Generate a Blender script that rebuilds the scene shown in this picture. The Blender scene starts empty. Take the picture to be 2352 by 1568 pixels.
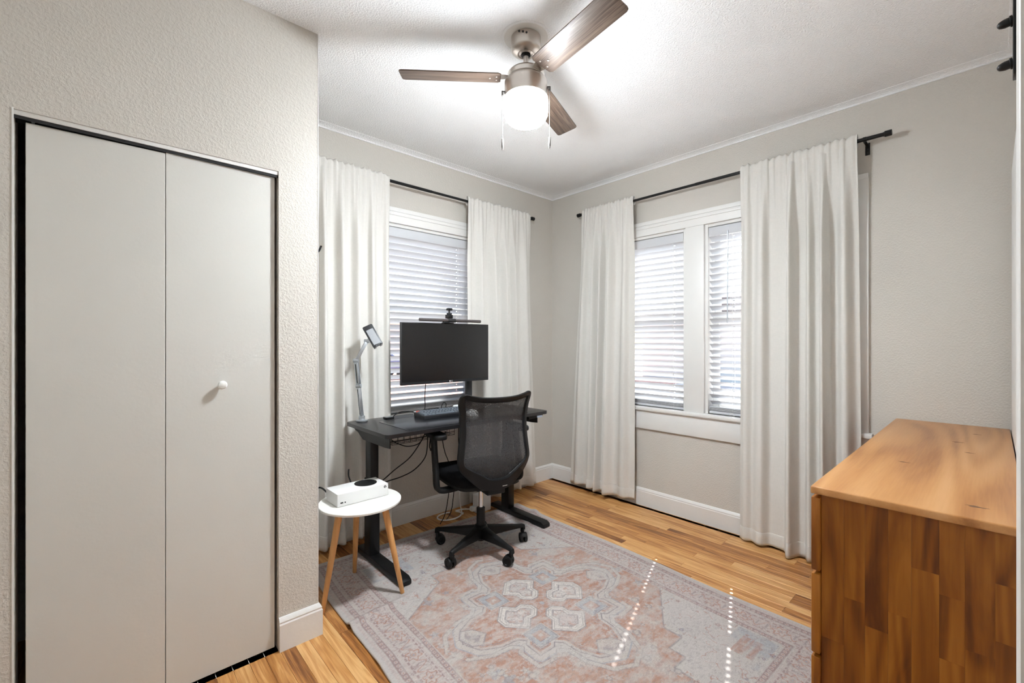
import bpy, bmesh, math, random
import numpy as np
from mathutils import Vector, Matrix
random.seed(7)
PI = math.pi
scn = bpy.context.scene
COL = scn.collection

# ---------------------------------------------------------------- camera, sky, sun, exposure
CAM_YAW = math.radians(42.6)
cam_d = bpy.data.cameras.new('camera'); cam = bpy.data.objects.new('camera', cam_d); COL.objects.link(cam)
cam_d.sensor_width = 36.0; cam_d.lens = 36.0 * 1017.0 / 2352.0; cam_d.clip_start = 0.01
cam.location = (0, 0, 1.32); cam.rotation_euler = (PI / 2, 0, -CAM_YAW)
scn.camera = cam

SUN_AZ = (-0.940, -0.342)          # horizontal travel of the sunlight
SUN_EL = math.radians(47.0)
world = bpy.data.worlds.new('sky'); scn.world = world; world.use_nodes = True
wn = world.node_tree.nodes; wl = world.node_tree.links
for n in list(wn): wn.remove(n)
w_out = wn.new('ShaderNodeOutputWorld'); w_bg = wn.new('ShaderNodeBackground'); w_sky = wn.new('ShaderNodeTexSky')
w_sky.sky_type = 'NISHITA'; w_sky.sun_disc = False; w_sky.sun_elevation = SUN_EL
w_sky.sun_rotation = math.atan2(-SUN_AZ[0], -SUN_AZ[1]); w_sky.air_density = 1.0; w_sky.dust_density = 2.0
w_bg.inputs['Strength'].default_value = 0.22
wl.new(w_sky.outputs[0], w_bg.inputs[0]); wl.new(w_bg.outputs[0], w_out.inputs[0])

sd = bpy.data.lights.new('sun', 'SUN'); sun = bpy.data.objects.new('sun', sd); COL.objects.link(sun)
sd.energy = 11.0; sd.angle = math.radians(0.42); sd.color = (1.0, 0.97, 0.94)
sdir = Vector((SUN_AZ[0] * math.cos(SUN_EL), SUN_AZ[1] * math.cos(SUN_EL), -math.sin(SUN_EL)))
sun.rotation_euler = sdir.to_track_quat('-Z', 'Y').to_euler(); sun.location = (9, 5, 9)

FAN_GLOW = 82.0
HALL_FILL = 12.0
vs = scn.view_settings
vs.view_transform = 'Standard'; vs.look = 'None'; vs.gamma = 1.0; vs.use_curve_mapping = False
vs.exposure = 1.27

# ---------------------------------------------------------------- helpers: objects
def tag(o, label=None, cat=None, group=None, kind=None):
    if label: o['label'] = label
    if cat: o['category'] = cat
    if group: o['group'] = group
    if kind: o['kind'] = kind
    return o

def thing(name, label, cat, loc=(0, 0, 0), rz=0.0, group=None, kind=None):
    o = bpy.data.objects.new(name, None); COL.objects.link(o)
    o.empty_display_size = 0.05
    o.location = loc; o.rotation_euler = (0, 0, rz)
    return tag(o, label, cat, group, kind)

def chain_loc(p):
    v = Vector((0, 0, 0))
    while p is not None:
        v += p.location; p = p.parent
    return v

def me_from_bm(name, bm, mat, smooth=35):
    bmesh.ops.recalc_face_normals(bm, faces=bm.faces[:])
    me = bpy.data.meshes.new(name); bm.to_mesh(me); bm.free()
    if mat is not None: me.materials.append(mat)
    if smooth:
        me.polygons.foreach_set('use_smooth', [True] * len(me.polygons))
        me.set_sharp_from_angle(angle=math.radians(smooth))
    me.update()
    return me

def obj(name, bm, mat, parent=None, w=True, smooth=35, origin=None):
    """link a bmesh as one mesh object. w: bmesh is in world coordinates."""
    base = chain_loc(parent) if (parent is not None and w) else Vector((0, 0, 0))
    o_at = Vector(origin) if origin is not None else (base if parent is not None else Vector((0, 0, 0)))
    if o_at.length > 0: bmesh.ops.translate(bm, verts=bm.verts[:], vec=-o_at)
    o = bpy.data.objects.new(name, me_from_bm(name, bm, mat, smooth)); COL.objects.link(o)
    o.parent = parent
    o.location = o_at - base if w else (o_at if origin is not None else Vector((0, 0, 0)))
    return o

def inst(name, me, parent, loc=(0, 0, 0), rot=(0, 0, 0)):
    o = bpy.data.objects.new(name, me); COL.objects.link(o); o.parent = parent
    o.location = loc; o.rotation_euler = rot
    return o

def structure(o): o['kind'] = 'structure'; return o

# ---------------------------------------------------------------- helpers: shapes
def B(): return bmesh.new()

def box(bm, x0, x1, y0, y1, z0, z1, bev=0.0, seg=2, M=None):
    r = bmesh.ops.create_cube(bm, size=1.0)
    vs_ = r['verts']
    for v in vs_:
        v.co = Vector(((x0 + x1) / 2 + v.co.x * (x1 - x0), (y0 + y1) / 2 + v.co.y * (y1 - y0), (z0 + z1) / 2 + v.co.z * (z1 - z0)))
    if bev > 0:
        es = list({e for v in vs_ for e in v.link_edges})
        rr = bmesh.ops.bevel(bm, geom=es, offset=bev, segments=seg, affect='EDGES', profile=0.5)
        vs_ = list({v for f in rr['faces'] for v in f.verts} | {v for v in vs_ if v.is_valid})
    if M is not None:
        for v in vs_:
            if v.is_valid: v.co = M @ v.co
    return bm

def tube(bm, pts, r, n=8, caps=True, closed=False):
    pts = [Vector(p) for p in pts]; m = len(pts)
    rs = r if isinstance(r, (list, tuple)) else [r] * m
    rings = []; up = None
    for i, p in enumerate(pts):
        if closed: t = (pts[(i + 1) % m] - pts[i - 1])
        else: t = pts[min(i + 1, m - 1)] - pts[max(i - 1, 0)]
        if t.length < 1e-9: t = Vector((0, 0, 1))
        t.normalize()
        if up is None:
            up = t.cross(Vector((0, 0, 1)) if abs(t.z) < 0.9 else Vector((1, 0, 0))).normalized()
        else:
            up = (up - t * up.dot(t))
            if up.length < 1e-6: up = t.orthogonal()
            up.normalize()
        bn = t.cross(up)
        rings.append([bm.verts.new(p + (up * math.cos(2 * PI * k / n) + bn * math.sin(2 * PI * k / n)) * rs[i]) for k in range(n)])
    last = m if closed else m - 1
    for i in range(last):
        a, b = rings[i], rings[(i + 1) % m]
        for k in range(n): bm.faces.new((a[k], a[(k + 1) % n], b[(k + 1) % n], b[k]))
    if caps and not closed:
        bm.faces.new(rings[0][::-1]); bm.faces.new(rings[-1])
    return bm

def spline(pts, per=8, closed=False):
    P = [Vector(p) for p in pts]; out = []; m = len(P)
    rng = range(m if closed else m - 1)
    for i in rng:
        if closed: a, b, c, d = P[i - 1], P[i], P[(i + 1) % m], P[(i + 2) % m]
        else: a, b, c, d = P[max(i - 1, 0)], P[i], P[i + 1], P[min(i + 2, m - 1)]
        for k in range(per):
            t = k / per
            out.append(0.5 * ((2 * b) + (c - a) * t + (2 * a - 5 * b + 4 * c - d) * t * t + (3 * b - a - 3 * c + d) * t ** 3))
    if not closed: out.append(P[-1])
    return out

def lathe(bm, prof, n=40, M=None, cap=True):
    rings = []
    for (r, z) in prof:
        if r < 1e-6: rings.append([bm.verts.new((0, 0, z))])
        else: rings.append([bm.verts.new((r * math.cos(2 * PI * k / n), r * math.sin(2 * PI * k / n), z)) for k in range(n)])
    nv = [v for r_ in rings for v in r_]
    for a, b in zip(rings[:-1], rings[1:]):
        for k in range(n):
            k2 = (k + 1) % n
            if len(a) == 1 and len(b) == 1: continue
            if len(a) == 1: bm.faces.new((a[0], b[k], b[k2]))
            elif len(b) == 1: bm.faces.new((a[k], a[k2], b[0]))
            else: bm.faces.new((a[k], a[k2], b[k2], b[k]))
    if cap:
        if len(rings[0]) > 1: bm.faces.new(rings[0][::-1])
        if len(rings[-1]) > 1: bm.faces.new(rings[-1])
    if M is not None:
        for v in nv: v.co = M @ v.co
    return bm

def prism(bm, poly, z0, z1, M=None, bev=0.0):
    """extrude polygon (x,y) from z0 to z1"""
    a = [bm.verts.new((p[0], p[1], z0)) for p in poly]; b = [bm.verts.new((p[0], p[1], z1)) for p in poly]
    n = len(poly); fs = [bm.faces.new(a[::-1]), bm.faces.new(b)]
    for k in range(n): fs.append(bm.faces.new((a[k], a[(k + 1) % n], b[(k + 1) % n], b[k])))
    vv = a + b
    if bev > 0:
        es = list(fs[0].edges) + list(fs[1].edges)
        rr = bmesh.ops.bevel(bm, geom=es, offset=bev, segments=2, affect='EDGES', profile=0.5)
        vv = list({v for v in vv if v.is_valid} | {v for f in rr['faces'] for v in f.verts})
    if M is not None:
        for v in vv: v.co = M @ v.co
    return bm

def rrect(x0, x1, y0, y1, r, n=5):
    out = []
    for cx, cy, a0 in ((x1 - r, y1 - r, 0), (x0 + r, y1 - r, 90), (x0 + r, y0 + r, 180), (x1 - r, y0 + r, 270)):
        for k in range(n + 1):
            a = math.radians(a0 + 90 * k / n); out.append((cx + r * math.cos(a), cy + r * math.sin(a)))
    return out

def extrude_profile(bm, prof, p0, p1, out, up=(0, 0, 1), m0=0.0, m1=0.0):
    """sweep a closed profile [(out, up)] from p0 to p1; m0/m1 lengthen the ends per unit of 'out' (mitres)"""
    p0, p1, out, up = Vector(p0), Vector(p1), Vector(out), Vector(up)
    d = (p1 - p0).normalized()
    a = [bm.verts.new(p0 + out * o + up * u - d * (m0 * o)) for o, u in prof]
    b = [bm.verts.new(p1 + out * o + up * u + d * (m1 * o)) for o, u in prof]
    n = len(prof)
    for k in range(n): bm.faces.new((a[k], a[(k + 1) % n], b[(k + 1) % n], b[k]))
    bm.faces.new(a[::-1]); bm.faces.new(b)
    return bm

def text_mesh(s, size, mat):
    cu = bpy.data.curves.new('text', 'FONT'); cu.body = s; cu.size = size; cu.extrude = size * 0.03
    cu.align_x = 'CENTER'; cu.align_y = 'CENTER'
    o = bpy.data.objects.new('text', cu); COL.objects.link(o)
    dg = bpy.context.evaluated_depsgraph_get()
    me = bpy.data.meshes.new_from_object(o.evaluated_get(dg))
    bpy.data.objects.remove(o); bpy.data.curves.remove(cu)
    me.materials.clear(); me.materials.append(mat)
    return me

RX = lambda a: Matrix.Rotation(a, 4, 'X')
RY = lambda a: Matrix.Rotation(a, 4, 'Y')
RZ = lambda a: Matrix.Rotation(a, 4, 'Z')
T = lambda *a: Matrix.Translation(Vector(a))

# ---------------------------------------------------------------- helpers: materials
def lin(r, g, b):
    f = lambda c: (c / 255 / 12.92) if c / 255 <= 0.04045 else ((c / 255 + 0.055) / 1.055) ** 2.4
    return (f(r), f(g), f(b), 1.0)

def newmat(name):
    m = bpy.data.materials.new(name); m.use_nodes = True
    return m, m.node_tree.nodes, m.node_tree.links, m.node_tree.nodes['Principled BSDF']

def plain(name, col, rough=0.5, metal=0.0, bump=0.0, bscale=200.0, var=0.0, spec=None, vscale=8.0):
    m, n, l, p = newmat(name)
    p.inputs['Base Color'].default_value = col; p.inputs['Roughness'].default_value = rough; p.inputs['Metallic'].default_value = metal
    if spec is not None: p.inputs['Specular IOR Level'].default_value = spec
    tc = n.new('ShaderNodeTexCoord')
    nz = n.new('ShaderNodeTexNoise'); nz.inputs['Scale'].default_value = vscale; nz.inputs['Detail'].default_value = 3
    l.new(tc.outputs['Object'], nz.inputs['Vector'])
    mx = n.new('ShaderNodeMix'); mx.data_type = 'RGBA'; mx.blend_type = 'MULTIPLY'; mx.inputs[0].default_value = 1.0
    mr = n.new('ShaderNodeMapRange'); mr.inputs[1].default_value = 0.3; mr.inputs[2].default_value = 0.7
    v = max(var, 0.015); mr.inputs[3].default_value = 1 - v; mr.inputs[4].default_value = 1 + v
    l.new(nz.outputs[0], mr.inputs[0]); mx.inputs[6].default_value = col; l.new(mr.outputs[0], mx.inputs[7]); l.new(mx.outputs[2], p.inputs['Base Color'])
    if bump > 0:
        b2 = n.new('ShaderNodeTexNoise'); b2.inputs['Scale'].default_value = bscale; b2.inputs['Detail'].default_value = 2
        l.new(tc.outputs['Object'], b2.inputs['Vector'])
        bp = n.new('ShaderNodeBump'); bp.inputs['Strength'].default_value = 1.0; bp.inputs['Distance'].default_value = bump
        l.new(b2.outputs[0], bp.inputs['Height']); l.new(bp.outputs[0], p.inputs['Normal'])
    return m

def stucco(name, col, scale, dist, rough=0.85):
    m, n, l, p = newmat(name)
    p.inputs['Roughness'].default_value = rough; p.inputs['Specular IOR Level'].default_value = 0.25
    tc = n.new('ShaderNodeTexCoord')
    a = n.new('ShaderNodeTexNoise'); a.inputs['Scale'].default_value = scale; a.inputs['Detail'].default_value = 2.5; a.inputs['Roughness'].default_value = 0.55
    l.new(tc.outputs['Object'], a.inputs['Vector'])
    r = n.new('ShaderNodeValToRGB'); r.color_ramp.elements[0].position = 0.40; r.color_ramp.elements[1].position = 0.66
    l.new(a.outputs[0], r.inputs[0])
    bp = n.new('ShaderNodeBump'); bp.inputs['Strength'].default_value = 1.0; bp.inputs['Distance'].default_value = dist
    l.new(r.outputs[0], bp.inputs['Height']); l.new(bp.outputs[0], p.inputs['Normal'])
    v = n.new('ShaderNodeTexNoise'); v.inputs['Scale'].default_value = 2.0; v.inputs['Detail'].default_value = 3
    l.new(tc.outputs['Object'], v.inputs['Vector'])
    mr = n.new('ShaderNodeMapRange'); mr.inputs[1].default_value = 0.3; mr.inputs[2].default_value = 0.7; mr.inputs[3].default_value = 0.975; mr.inputs[4].default_value = 1.025
    l.new(v.outputs[0], mr.inputs[0])
    mx = n.new('ShaderNodeMix'); mx.data_type = 'RGBA'; mx.blend_type = 'MULTIPLY'; mx.inputs[0].default_value = 1.0; mx.inputs[6].default_value = col
    l.new(mr.outputs[0], mx.inputs[7]); l.new(mx.outputs[2], p.inputs['Base Color'])
    return m

def wood(name, cols, rough=0.4, stretch=(14, 1.2, 14), scale=3.0, rnd=0.5, grain=60.0, gstr=0.35, bump=0.0004, dist=1.5, coat=0.0, ring=0.0):
    """cols: list of (pos,color) along the tone ramp; stretch: object-space scaling, small along the grain"""
    m, n, l, p = newmat(name)
    p.inputs['Roughness'].default_value = rough
    if coat: p.inputs['Coat Weight'].default_value = coat; p.inputs['Coat Roughness'].default_value = 0.25
    tc = n.new('ShaderNodeTexCoord'); oi = n.new('ShaderNodeObjectInfo')
    sc = n.new('ShaderNodeVectorMath'); sc.operation = 'MULTIPLY'; sc.inputs[1].default_value = stretch
    ad = n.new('ShaderNodeVectorMath'); ad.operation = 'ADD'
    rv = n.new('ShaderNodeMath'); rv.operation = 'MULTIPLY'; rv.inputs[1].default_value = 87.3
    l.new(oi.outputs['Random'], rv.inputs[0]); l.new(tc.outputs['Object'], sc.inputs[0]); l.new(sc.outputs[0], ad.inputs[0]); l.new(rv.outputs[0], ad.inputs[1])
    n1 = n.new('ShaderNodeTexNoise'); n1.inputs['Scale'].default_value = scale; n1.inputs['Detail'].default_value = 4; n1.inputs['Distortion'].default_value = dist
    l.new(ad.outputs[0], n1.inputs['Vector'])
    # growth rings: sine of a slow noise
    n2 = n.new('ShaderNodeTexNoise'); n2.inputs['Scale'].default_value = scale * 0.35; n2.inputs['Detail'].default_value = 1; n2.inputs['Distortion'].default_value = 0.6
    l.new(ad.outputs[0], n2.inputs['Vector'])
    s1 = n.new('ShaderNodeMath'); s1.operation = 'MULTIPLY'; s1.inputs[1].default_value = 70.0
    s2 = n.new('ShaderNodeMath'); s2.operation = 'SINE'
    l.new(n2.outputs[0], s1.inputs[0]); l.new(s1.outputs[0], s2.inputs[0])
    # fine pores
    n3 = n.new('ShaderNodeTexNoise'); n3.inputs['Scale'].default_value = grain; n3.inputs['Detail'].default_value = 3
    sc3 = n.new('ShaderNodeVectorMath'); sc3.operation = 'MULTIPLY'; mn = min(stretch); sc3.inputs[1].default_value = tuple(0.04 if s == mn else 1.0 for s in stretch)
    ad3 = n.new('ShaderNodeVectorMath'); ad3.operation = 'ADD'
    l.new(tc.outputs['Object'], sc3.inputs[0]); l.new(sc3.outputs[0], ad3.inputs[0]); l.new(rv.outputs[0], ad3.inputs[1]); l.new(ad3.outputs[0], n3.inputs['Vector'])
    # combine -> ramp position
    def math_(op, a, b):
        k = n.new('ShaderNodeMath'); k.operation = op
        for i, q in enumerate((a, b)):
            if isinstance(q, (int, float)): k.inputs[i].default_value = q
            else: l.new(q, k.inputs[i])
        return k.outputs[0]
    v = math_('ADD', n1.outputs[0], math_('MULTIPLY', math_('SUBTRACT', oi.outputs['Random'], 0.5), rnd))
    v = math_('ADD', v, math_('MULTIPLY', s2.outputs[0], ring))
    v = math_('ADD', v, math_('MULTIPLY', math_('SUBTRACT', n3.outputs[0], 0.5), gstr))
    r = n.new('ShaderNodeValToRGB'); els = r.color_ramp.elements
    els[0].position, els[0].color = cols[0]; els[1].position, els[1].color = cols[-1]
    for pos, c in cols[1:-1]:
        e = els.new(pos); e.color = c
    l.new(v, r.inputs[0]); l.new(r.outputs[0], p.inputs['Base Color'])
    if bump:
        bp = n.new('ShaderNodeBump'); bp.inputs['Strength'].default_value = 0.6; bp.inputs['Distance'].default_value = bump
        l.new(n3.outputs[0], bp.inputs['Height']); l.new(bp.outputs[0], p.inputs['Normal'])
    return m

def cloth(name, col, transl=0.2):
    m, n, l, p = newmat(name)
    p.inputs['Roughness'].default_value = 0.9; p.inputs['Specular IOR Level'].default_value = 0.1
    tc = n.new('ShaderNodeTexCoord')
    hs = []
    for st in ((500, 500, 40), (40, 40, 500)):
        v = n.new('ShaderNodeVectorMath'); v.operation = 'MULTIPLY'; v.inputs[1].default_value = st
        l.new(tc.outputs['Object'], v.inputs[0])
        z = n.new('ShaderNodeTexNoise'); z.inputs['Scale'].default_value = 1.0; z.inputs['Detail'].default_value = 2; l.new(v.outputs[0], z.inputs['Vector'])
        hs.append(z)
    a = n.new('ShaderNodeMath'); a.operation = 'ADD'; l.new(hs[0].outputs[0], a.inputs[0]); l.new(hs[1].outputs[0], a.inputs[1])
    mr = n.new('ShaderNodeMapRange'); mr.inputs[1].default_value = 0.6; mr.inputs[2].default_value = 1.4; mr.inputs[3].default_value = 0.94; mr.inputs[4].default_value = 1.04
    l.new(a.outputs[0], mr.inputs[0])
    mx = n.new('ShaderNodeMix'); mx.data_type = 'RGBA'; mx.blend_type = 'MULTIPLY'; mx.inputs[0].default_value = 1.0; mx.inputs[6].default_value = col
    l.new(mr.outputs[0], mx.inputs[7]); l.new(mx.outputs[2], p.inputs['Base Color'])
    bp = n.new('ShaderNodeBump'); bp.inputs['Strength'].default_value = 0.3; bp.inputs['Distance'].default_value = 0.0006
    l.new(a.outputs[0], bp.inputs['Height']); l.new(bp.outputs[0], p.inputs['Normal'])
    tr = n.new('ShaderNodeBsdfTranslucent'); l.new(mx.outputs[2], tr.inputs[0])
    ms = n.new('ShaderNodeMixShader'); ms.inputs[0].default_value = transl
    l.new(p.outputs[0], ms.inputs[1]); l.new(tr.outputs[0], ms.inputs[2]); l.new(ms.outputs[0], n['Material Output'].inputs[0])
    return m

def pane_mat(name, tint=(1, 1, 1, 1), refl=0.08):
    m, n, l, p = newmat(name)
    t = n.new('ShaderNodeBsdfTransparent'); t.inputs[0].default_value = tint
    g = n.new('ShaderNodeBsdfGlossy'); g.inputs['Roughness'].default_value = 0.02
    x = n.new('ShaderNodeMixShader'); x.inputs[0].default_value = refl
    l.new(t.outputs[0], x.inputs[1]); l.new(g.outputs[0], x.inputs[2]); l.new(x.outputs[0], n['Material Output'].inputs[0])
    return m

def emis(name, col, s):
    m, n, l, p = newmat(name)
    p.inputs['Base Color'].default_value = (0.8, 0.8, 0.78, 1); p.inputs['Emission Color'].default_value = col; p.inputs['Emission Strength'].default_value = s
    return m

def netting(name, col, hole=0.35):
    m, n, l, p = newmat(name)
    p.inputs['Base Color'].default_value = col; p.inputs['Roughness'].default_value = 0.7
    tc = n.new('ShaderNodeTexCoord'); z = n.new('ShaderNodeTexNoise'); z.inputs['Scale'].default_value = 300; z.inputs['Detail'].default_value = 1
    l.new(tc.outputs['Object'], z.inputs['Vector'])
    mr = n.new('ShaderNodeMapRange'); mr.inputs[1].default_value = 0.35; mr.inputs[2].default_value = 0.65; mr.inputs[3].default_value = 0.0; mr.inputs[4].default_value = hole * 2
    l.new(z.outputs[0], mr.inputs[0])
    t = n.new('ShaderNodeBsdfTransparent'); x = n.new('ShaderNodeMixShader')
    l.new(mr.outputs[0], x.inputs[0]); l.new(p.outputs[0], x.inputs[1]); l.new(t.outputs[0], x.inputs[2]); l.new(x.outputs[0], n['Material Output'].inputs[0])
    return m

M = {}
M['wall'] = stucco('beige_stucco', lin(209, 204, 196), 115, 0.0009)
M['ceiling'] = stucco('white_textured_ceiling', lin(247, 248, 249), 125, 0.0016)
M['trim'] = plain('white_trim_paint', lin(232, 231, 228), 0.4, bump=0.0004, bscale=60)
M['blind'] = plain('white_blind', lin(204, 206, 210), 0.45)
M['door'] = plain('white_door_paint', lin(214, 212, 206), 0.5, bump=0.0003, bscale=80, var=0.02, vscale=3)
M['oak'] = wood('oak_strip_floor', [(0.20, lin(112, 66, 30)), (0.40, lin(170, 113, 58)), (0.58, lin(199, 143, 82)), (0.8, lin(222, 175, 116))],
                rough=0.38, stretch=(20, 1.4, 20), scale=1.6, rnd=0.42, grain=260, gstr=0.30, ring=0.035, bump=0.0002)
M['pine_top'] = wood('pine_top_with_glare', [(0.2, lin(158, 102, 52)), (0.45, lin(190, 134, 78)), (0.65, lin(202, 148, 92)), (0.85, lin(210, 158, 104))],  # same pine as the sides, lightened: glare on the top is in the colour
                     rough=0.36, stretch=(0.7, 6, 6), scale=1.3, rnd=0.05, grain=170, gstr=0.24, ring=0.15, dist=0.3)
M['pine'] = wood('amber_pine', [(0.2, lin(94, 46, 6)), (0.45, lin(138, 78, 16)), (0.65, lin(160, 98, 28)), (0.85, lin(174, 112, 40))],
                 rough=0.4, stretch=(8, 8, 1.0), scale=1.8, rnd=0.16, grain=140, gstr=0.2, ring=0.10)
M['blade'] = wood('grey_brown_blade', [(0.2, lin(58, 45, 37)), (0.5, lin(94, 77, 65)), (0.8, lin(126, 108, 94))],
                  rough=0.5, stretch=(1.0, 26, 26), scale=2.2, rnd=0.1, grain=240, gstr=0.7, ring=0.02)
M['leg_wood'] = wood('light_beech', [(0.2, lin(190, 132, 74)), (0.5, lin(214, 158, 98)), (0.8, lin(226, 176, 118))],
                     rough=0.45, stretch=(12, 12, 1.0), scale=2.0, rnd=0.2, grain=200, gstr=0.2)
M['curtain'] = cloth('off_white_linen', lin(226, 223, 217), 0.06)
M['black_metal'] = plain('black_metal', lin(13, 13, 14), 0.4, 0.0, spec=0.35)
M['black_plastic'] = plain('black_plastic', lin(13, 13, 14), 0.5, bump=0.0001, bscale=500, spec=0.35)
M['dark_plastic'] = plain('charcoal_plastic', lin(34, 35, 38), 0.42)
M['black_fabric'] = plain('black_fabric', lin(17, 17, 19), 0.95, bump=0.0008, bscale=600, spec=0.1)
M['netting'] = netting('black_netting', lin(58, 57, 58), 0.13)
M['desk_top'] = plain('black_desk_laminate', lin(30, 30, 32), 0.28, bump=0.0001, bscale=400)
M['mat'] = plain('black_desk_mat', lin(26, 27, 30), 0.24, spec=0.8)
M['screen'] = plain('dark_screen', lin(10, 10, 12), 0.26, spec=0.6)
M['nickel'] = plain('brushed_nickel', lin(196, 188, 180), 0.33, 1.0)
M['dark_nickel'] = plain('dull_nickel', lin(84, 80, 76), 0.6, 0.3)
M['silver'] = plain('silver_aluminium', lin(190, 196, 202), 0.35, 0.9)
M['chrome'] = plain('chrome', lin(220, 220, 220), 0.12, 1.0)
M['white_plastic'] = plain('white_plastic', lin(238, 238, 236), 0.4)
M['white_lacquer'] = plain('white_lacquer', lin(240, 238, 232), 0.35)
M['keycap'] = plain('grey_keycaps', lin(92, 100, 108), 0.5)
M['red_key'] = plain('red_keycaps', lin(214, 96, 82), 0.5)
M['print_white'] = plain('white_print', lin(235, 235, 235), 0.5)
M['print_black'] = plain('black_print', lin(20, 20, 20), 0.5)
M['glass'] = pane_mat('window_glass', (0.96, 0.98, 0.98, 1), 0.06)
M['globe'] = emis('lit_opal_glass', (0.88, 0.945, 1.0, 1), FAN_GLOW)
_n, _l = M['globe'].node_tree.nodes, M['globe'].node_tree.links       # underside set to glow strongest, keeping a hot spot off the ceiling
_g = _n.new('ShaderNodeNewGeometry'); _sx = _n.new('ShaderNodeSeparateXYZ'); _mr = _n.new('ShaderNodeMapRange')
_l.new(_g.outputs['Normal'], _sx.inputs[0]); _l.new(_sx.outputs['Z'], _mr.inputs[0])
_mr.inputs[1].default_value = 0.1; _mr.inputs[2].default_value = -1.0; _mr.inputs[3].default_value = FAN_GLOW * 0.15; _mr.inputs[4].default_value = FAN_GLOW * 2.9
_l.new(_mr.outputs[0], _n['Principled BSDF'].inputs['Emission Strength'])
M['hall_fill_glow'] = emis('fill_lamp_diffuser', (0.92, 0.97, 1.0, 1), HALL_FILL)
M['dark_gap'] = plain('subfloor_dark', lin(48, 30, 18), 0.9)
M['binding'] = plain('cream_binding', lin(180, 173, 167), 0.9, bump=0.0008, bscale=500)
M['rubber'] = plain('black_rubber', lin(20, 20, 20), 0.7)
M['gravel'] = plain('pale_gravel', lin(204, 196, 190), 0.95, bump=0.02, bscale=30, var=0.15, vscale=2)
M['outside_white'] = plain('pale_house_paint', lin(220, 216, 208), 0.8)
M['blue_paint'] = plain('blue_car_paint', lin(96, 120, 156), 0.3)
M['roof'] = plain('grey_roof', lin(110, 104, 100), 0.9, bump=0.01, bscale=20)
M['ring_mark'] = plain('grey_caulk', lin(176, 174, 170), 0.9)

# ---------------------------------------------------------------- the room shell
XL, XR = -0.42, 3.20            # left wall, right (double window) wall
YF, YB = -0.10, 2.902           # doorway wall, desk wall
ZC = 2.705
CX, CY = 0.708, 2.064           # outer corner of the closet
WT = 0.15

def wall_boxes(bm, axis, a0, a1, d0, d1, z0, z1, holes):
    """wall along axis ('x' or 'y') from a0 to a1, thickness d0..d1, with rectangular holes (a0,a1,z0,z1)"""
    cuts = sorted({a0, a1, *[h[0] for h in holes], *[h[1] for h in holes]})
    for s, e in zip(cuts[:-1], cuts[1:]):
        zs = [(z0, z1)]
        for h in holes:
            if h[0] < (s + e) / 2 < h[1]:
                nz = []
                for q in zs:
                    if h[2] > q[0]: nz.append((q[0], h[2]))
                    if h[3] < q[1]: nz.append((h[3], q[1]))
                zs = nz
        for q in zs:
            if axis == 'x': box(bm, s, e, d0, d1, q[0], q[1])
            else: box(bm, d0, d1, s, e, q[0], q[1])
    return bm

W1 = (1.30, 2.26, 0.80, 2.165)                 # window in the desk wall (x)
W2a = (1.555, 2.353, 0.80, 2.165)              # double window, far pane (y)
W2b = (0.617, 1.415, 0.80, 2.165)
DOOR = (-0.36, 0.50, 0.0, 2.05)                # doorway the camera stands in
CLO = (-0.21, 0.546, 0.0, 2.045)               # closet opening

structure(obj('wall_back', wall_boxes(B(), 'x', XL - WT, XR + WT, YB, YB + WT, -0.02, ZC, [W1]), M['wall'], smooth=0))
structure(obj('wall_right', wall_boxes(B(), 'y', YF - WT, YB, XR, XR + WT, -0.02, ZC, [W2a, W2b]), M['wall'], smooth=0))
structure(obj('wall_front', wall_boxes(B(), 'x', XL - WT, XR, YF - WT, YF, -0.02, ZC, [DOOR]), M['wall'], smooth=0))
structure(obj('wall_left', wall_boxes(B(), 'y', YF, YB, XL - WT, XL, -0.02, ZC, []), M['wall'], smooth=0))
bm = wall_boxes(B(), 'x', XL, CX, CY, CY + 0.10, -0.02, ZC, [CLO])
box(bm, CX - 0.10, CX, CY + 0.10, YB, -0.02, ZC)
structure(obj('wall_closet', bm, M['wall'], smooth=0))
structure(obj('ceiling', box(B(), XL - WT, XR + WT, YF - WT, YB + WT, ZC, ZC + 0.12), M['ceiling'], smooth=0))

# hall behind the doorway
HY0, HX0, HX1 = -1.60, -0.9, 1.3
bm = B()
box(bm, HX0 - .1, HX1 + .1, HY0 - .1, HY0, -0.02, ZC)
box(bm, HX0 - .1, HX0, HY0, YF - WT, -0.02, ZC)
box(bm, HX1, HX1 + .1, HY0, YF - WT, -0.02, ZC)
structure(obj('wall_hall', bm, M['wall'], smooth=0))
structure(obj('ceiling_hall', box(B(), HX0, HX1, HY0, YF - WT, ZC - 0.2, ZC - 0.1), M['ceiling'], smooth=0))
structure(obj('floor_hall', box(B(), HX0, HX1, HY0, YF - 0.0, -0.10, -0.002), M['oak'], smooth=0))

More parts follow.
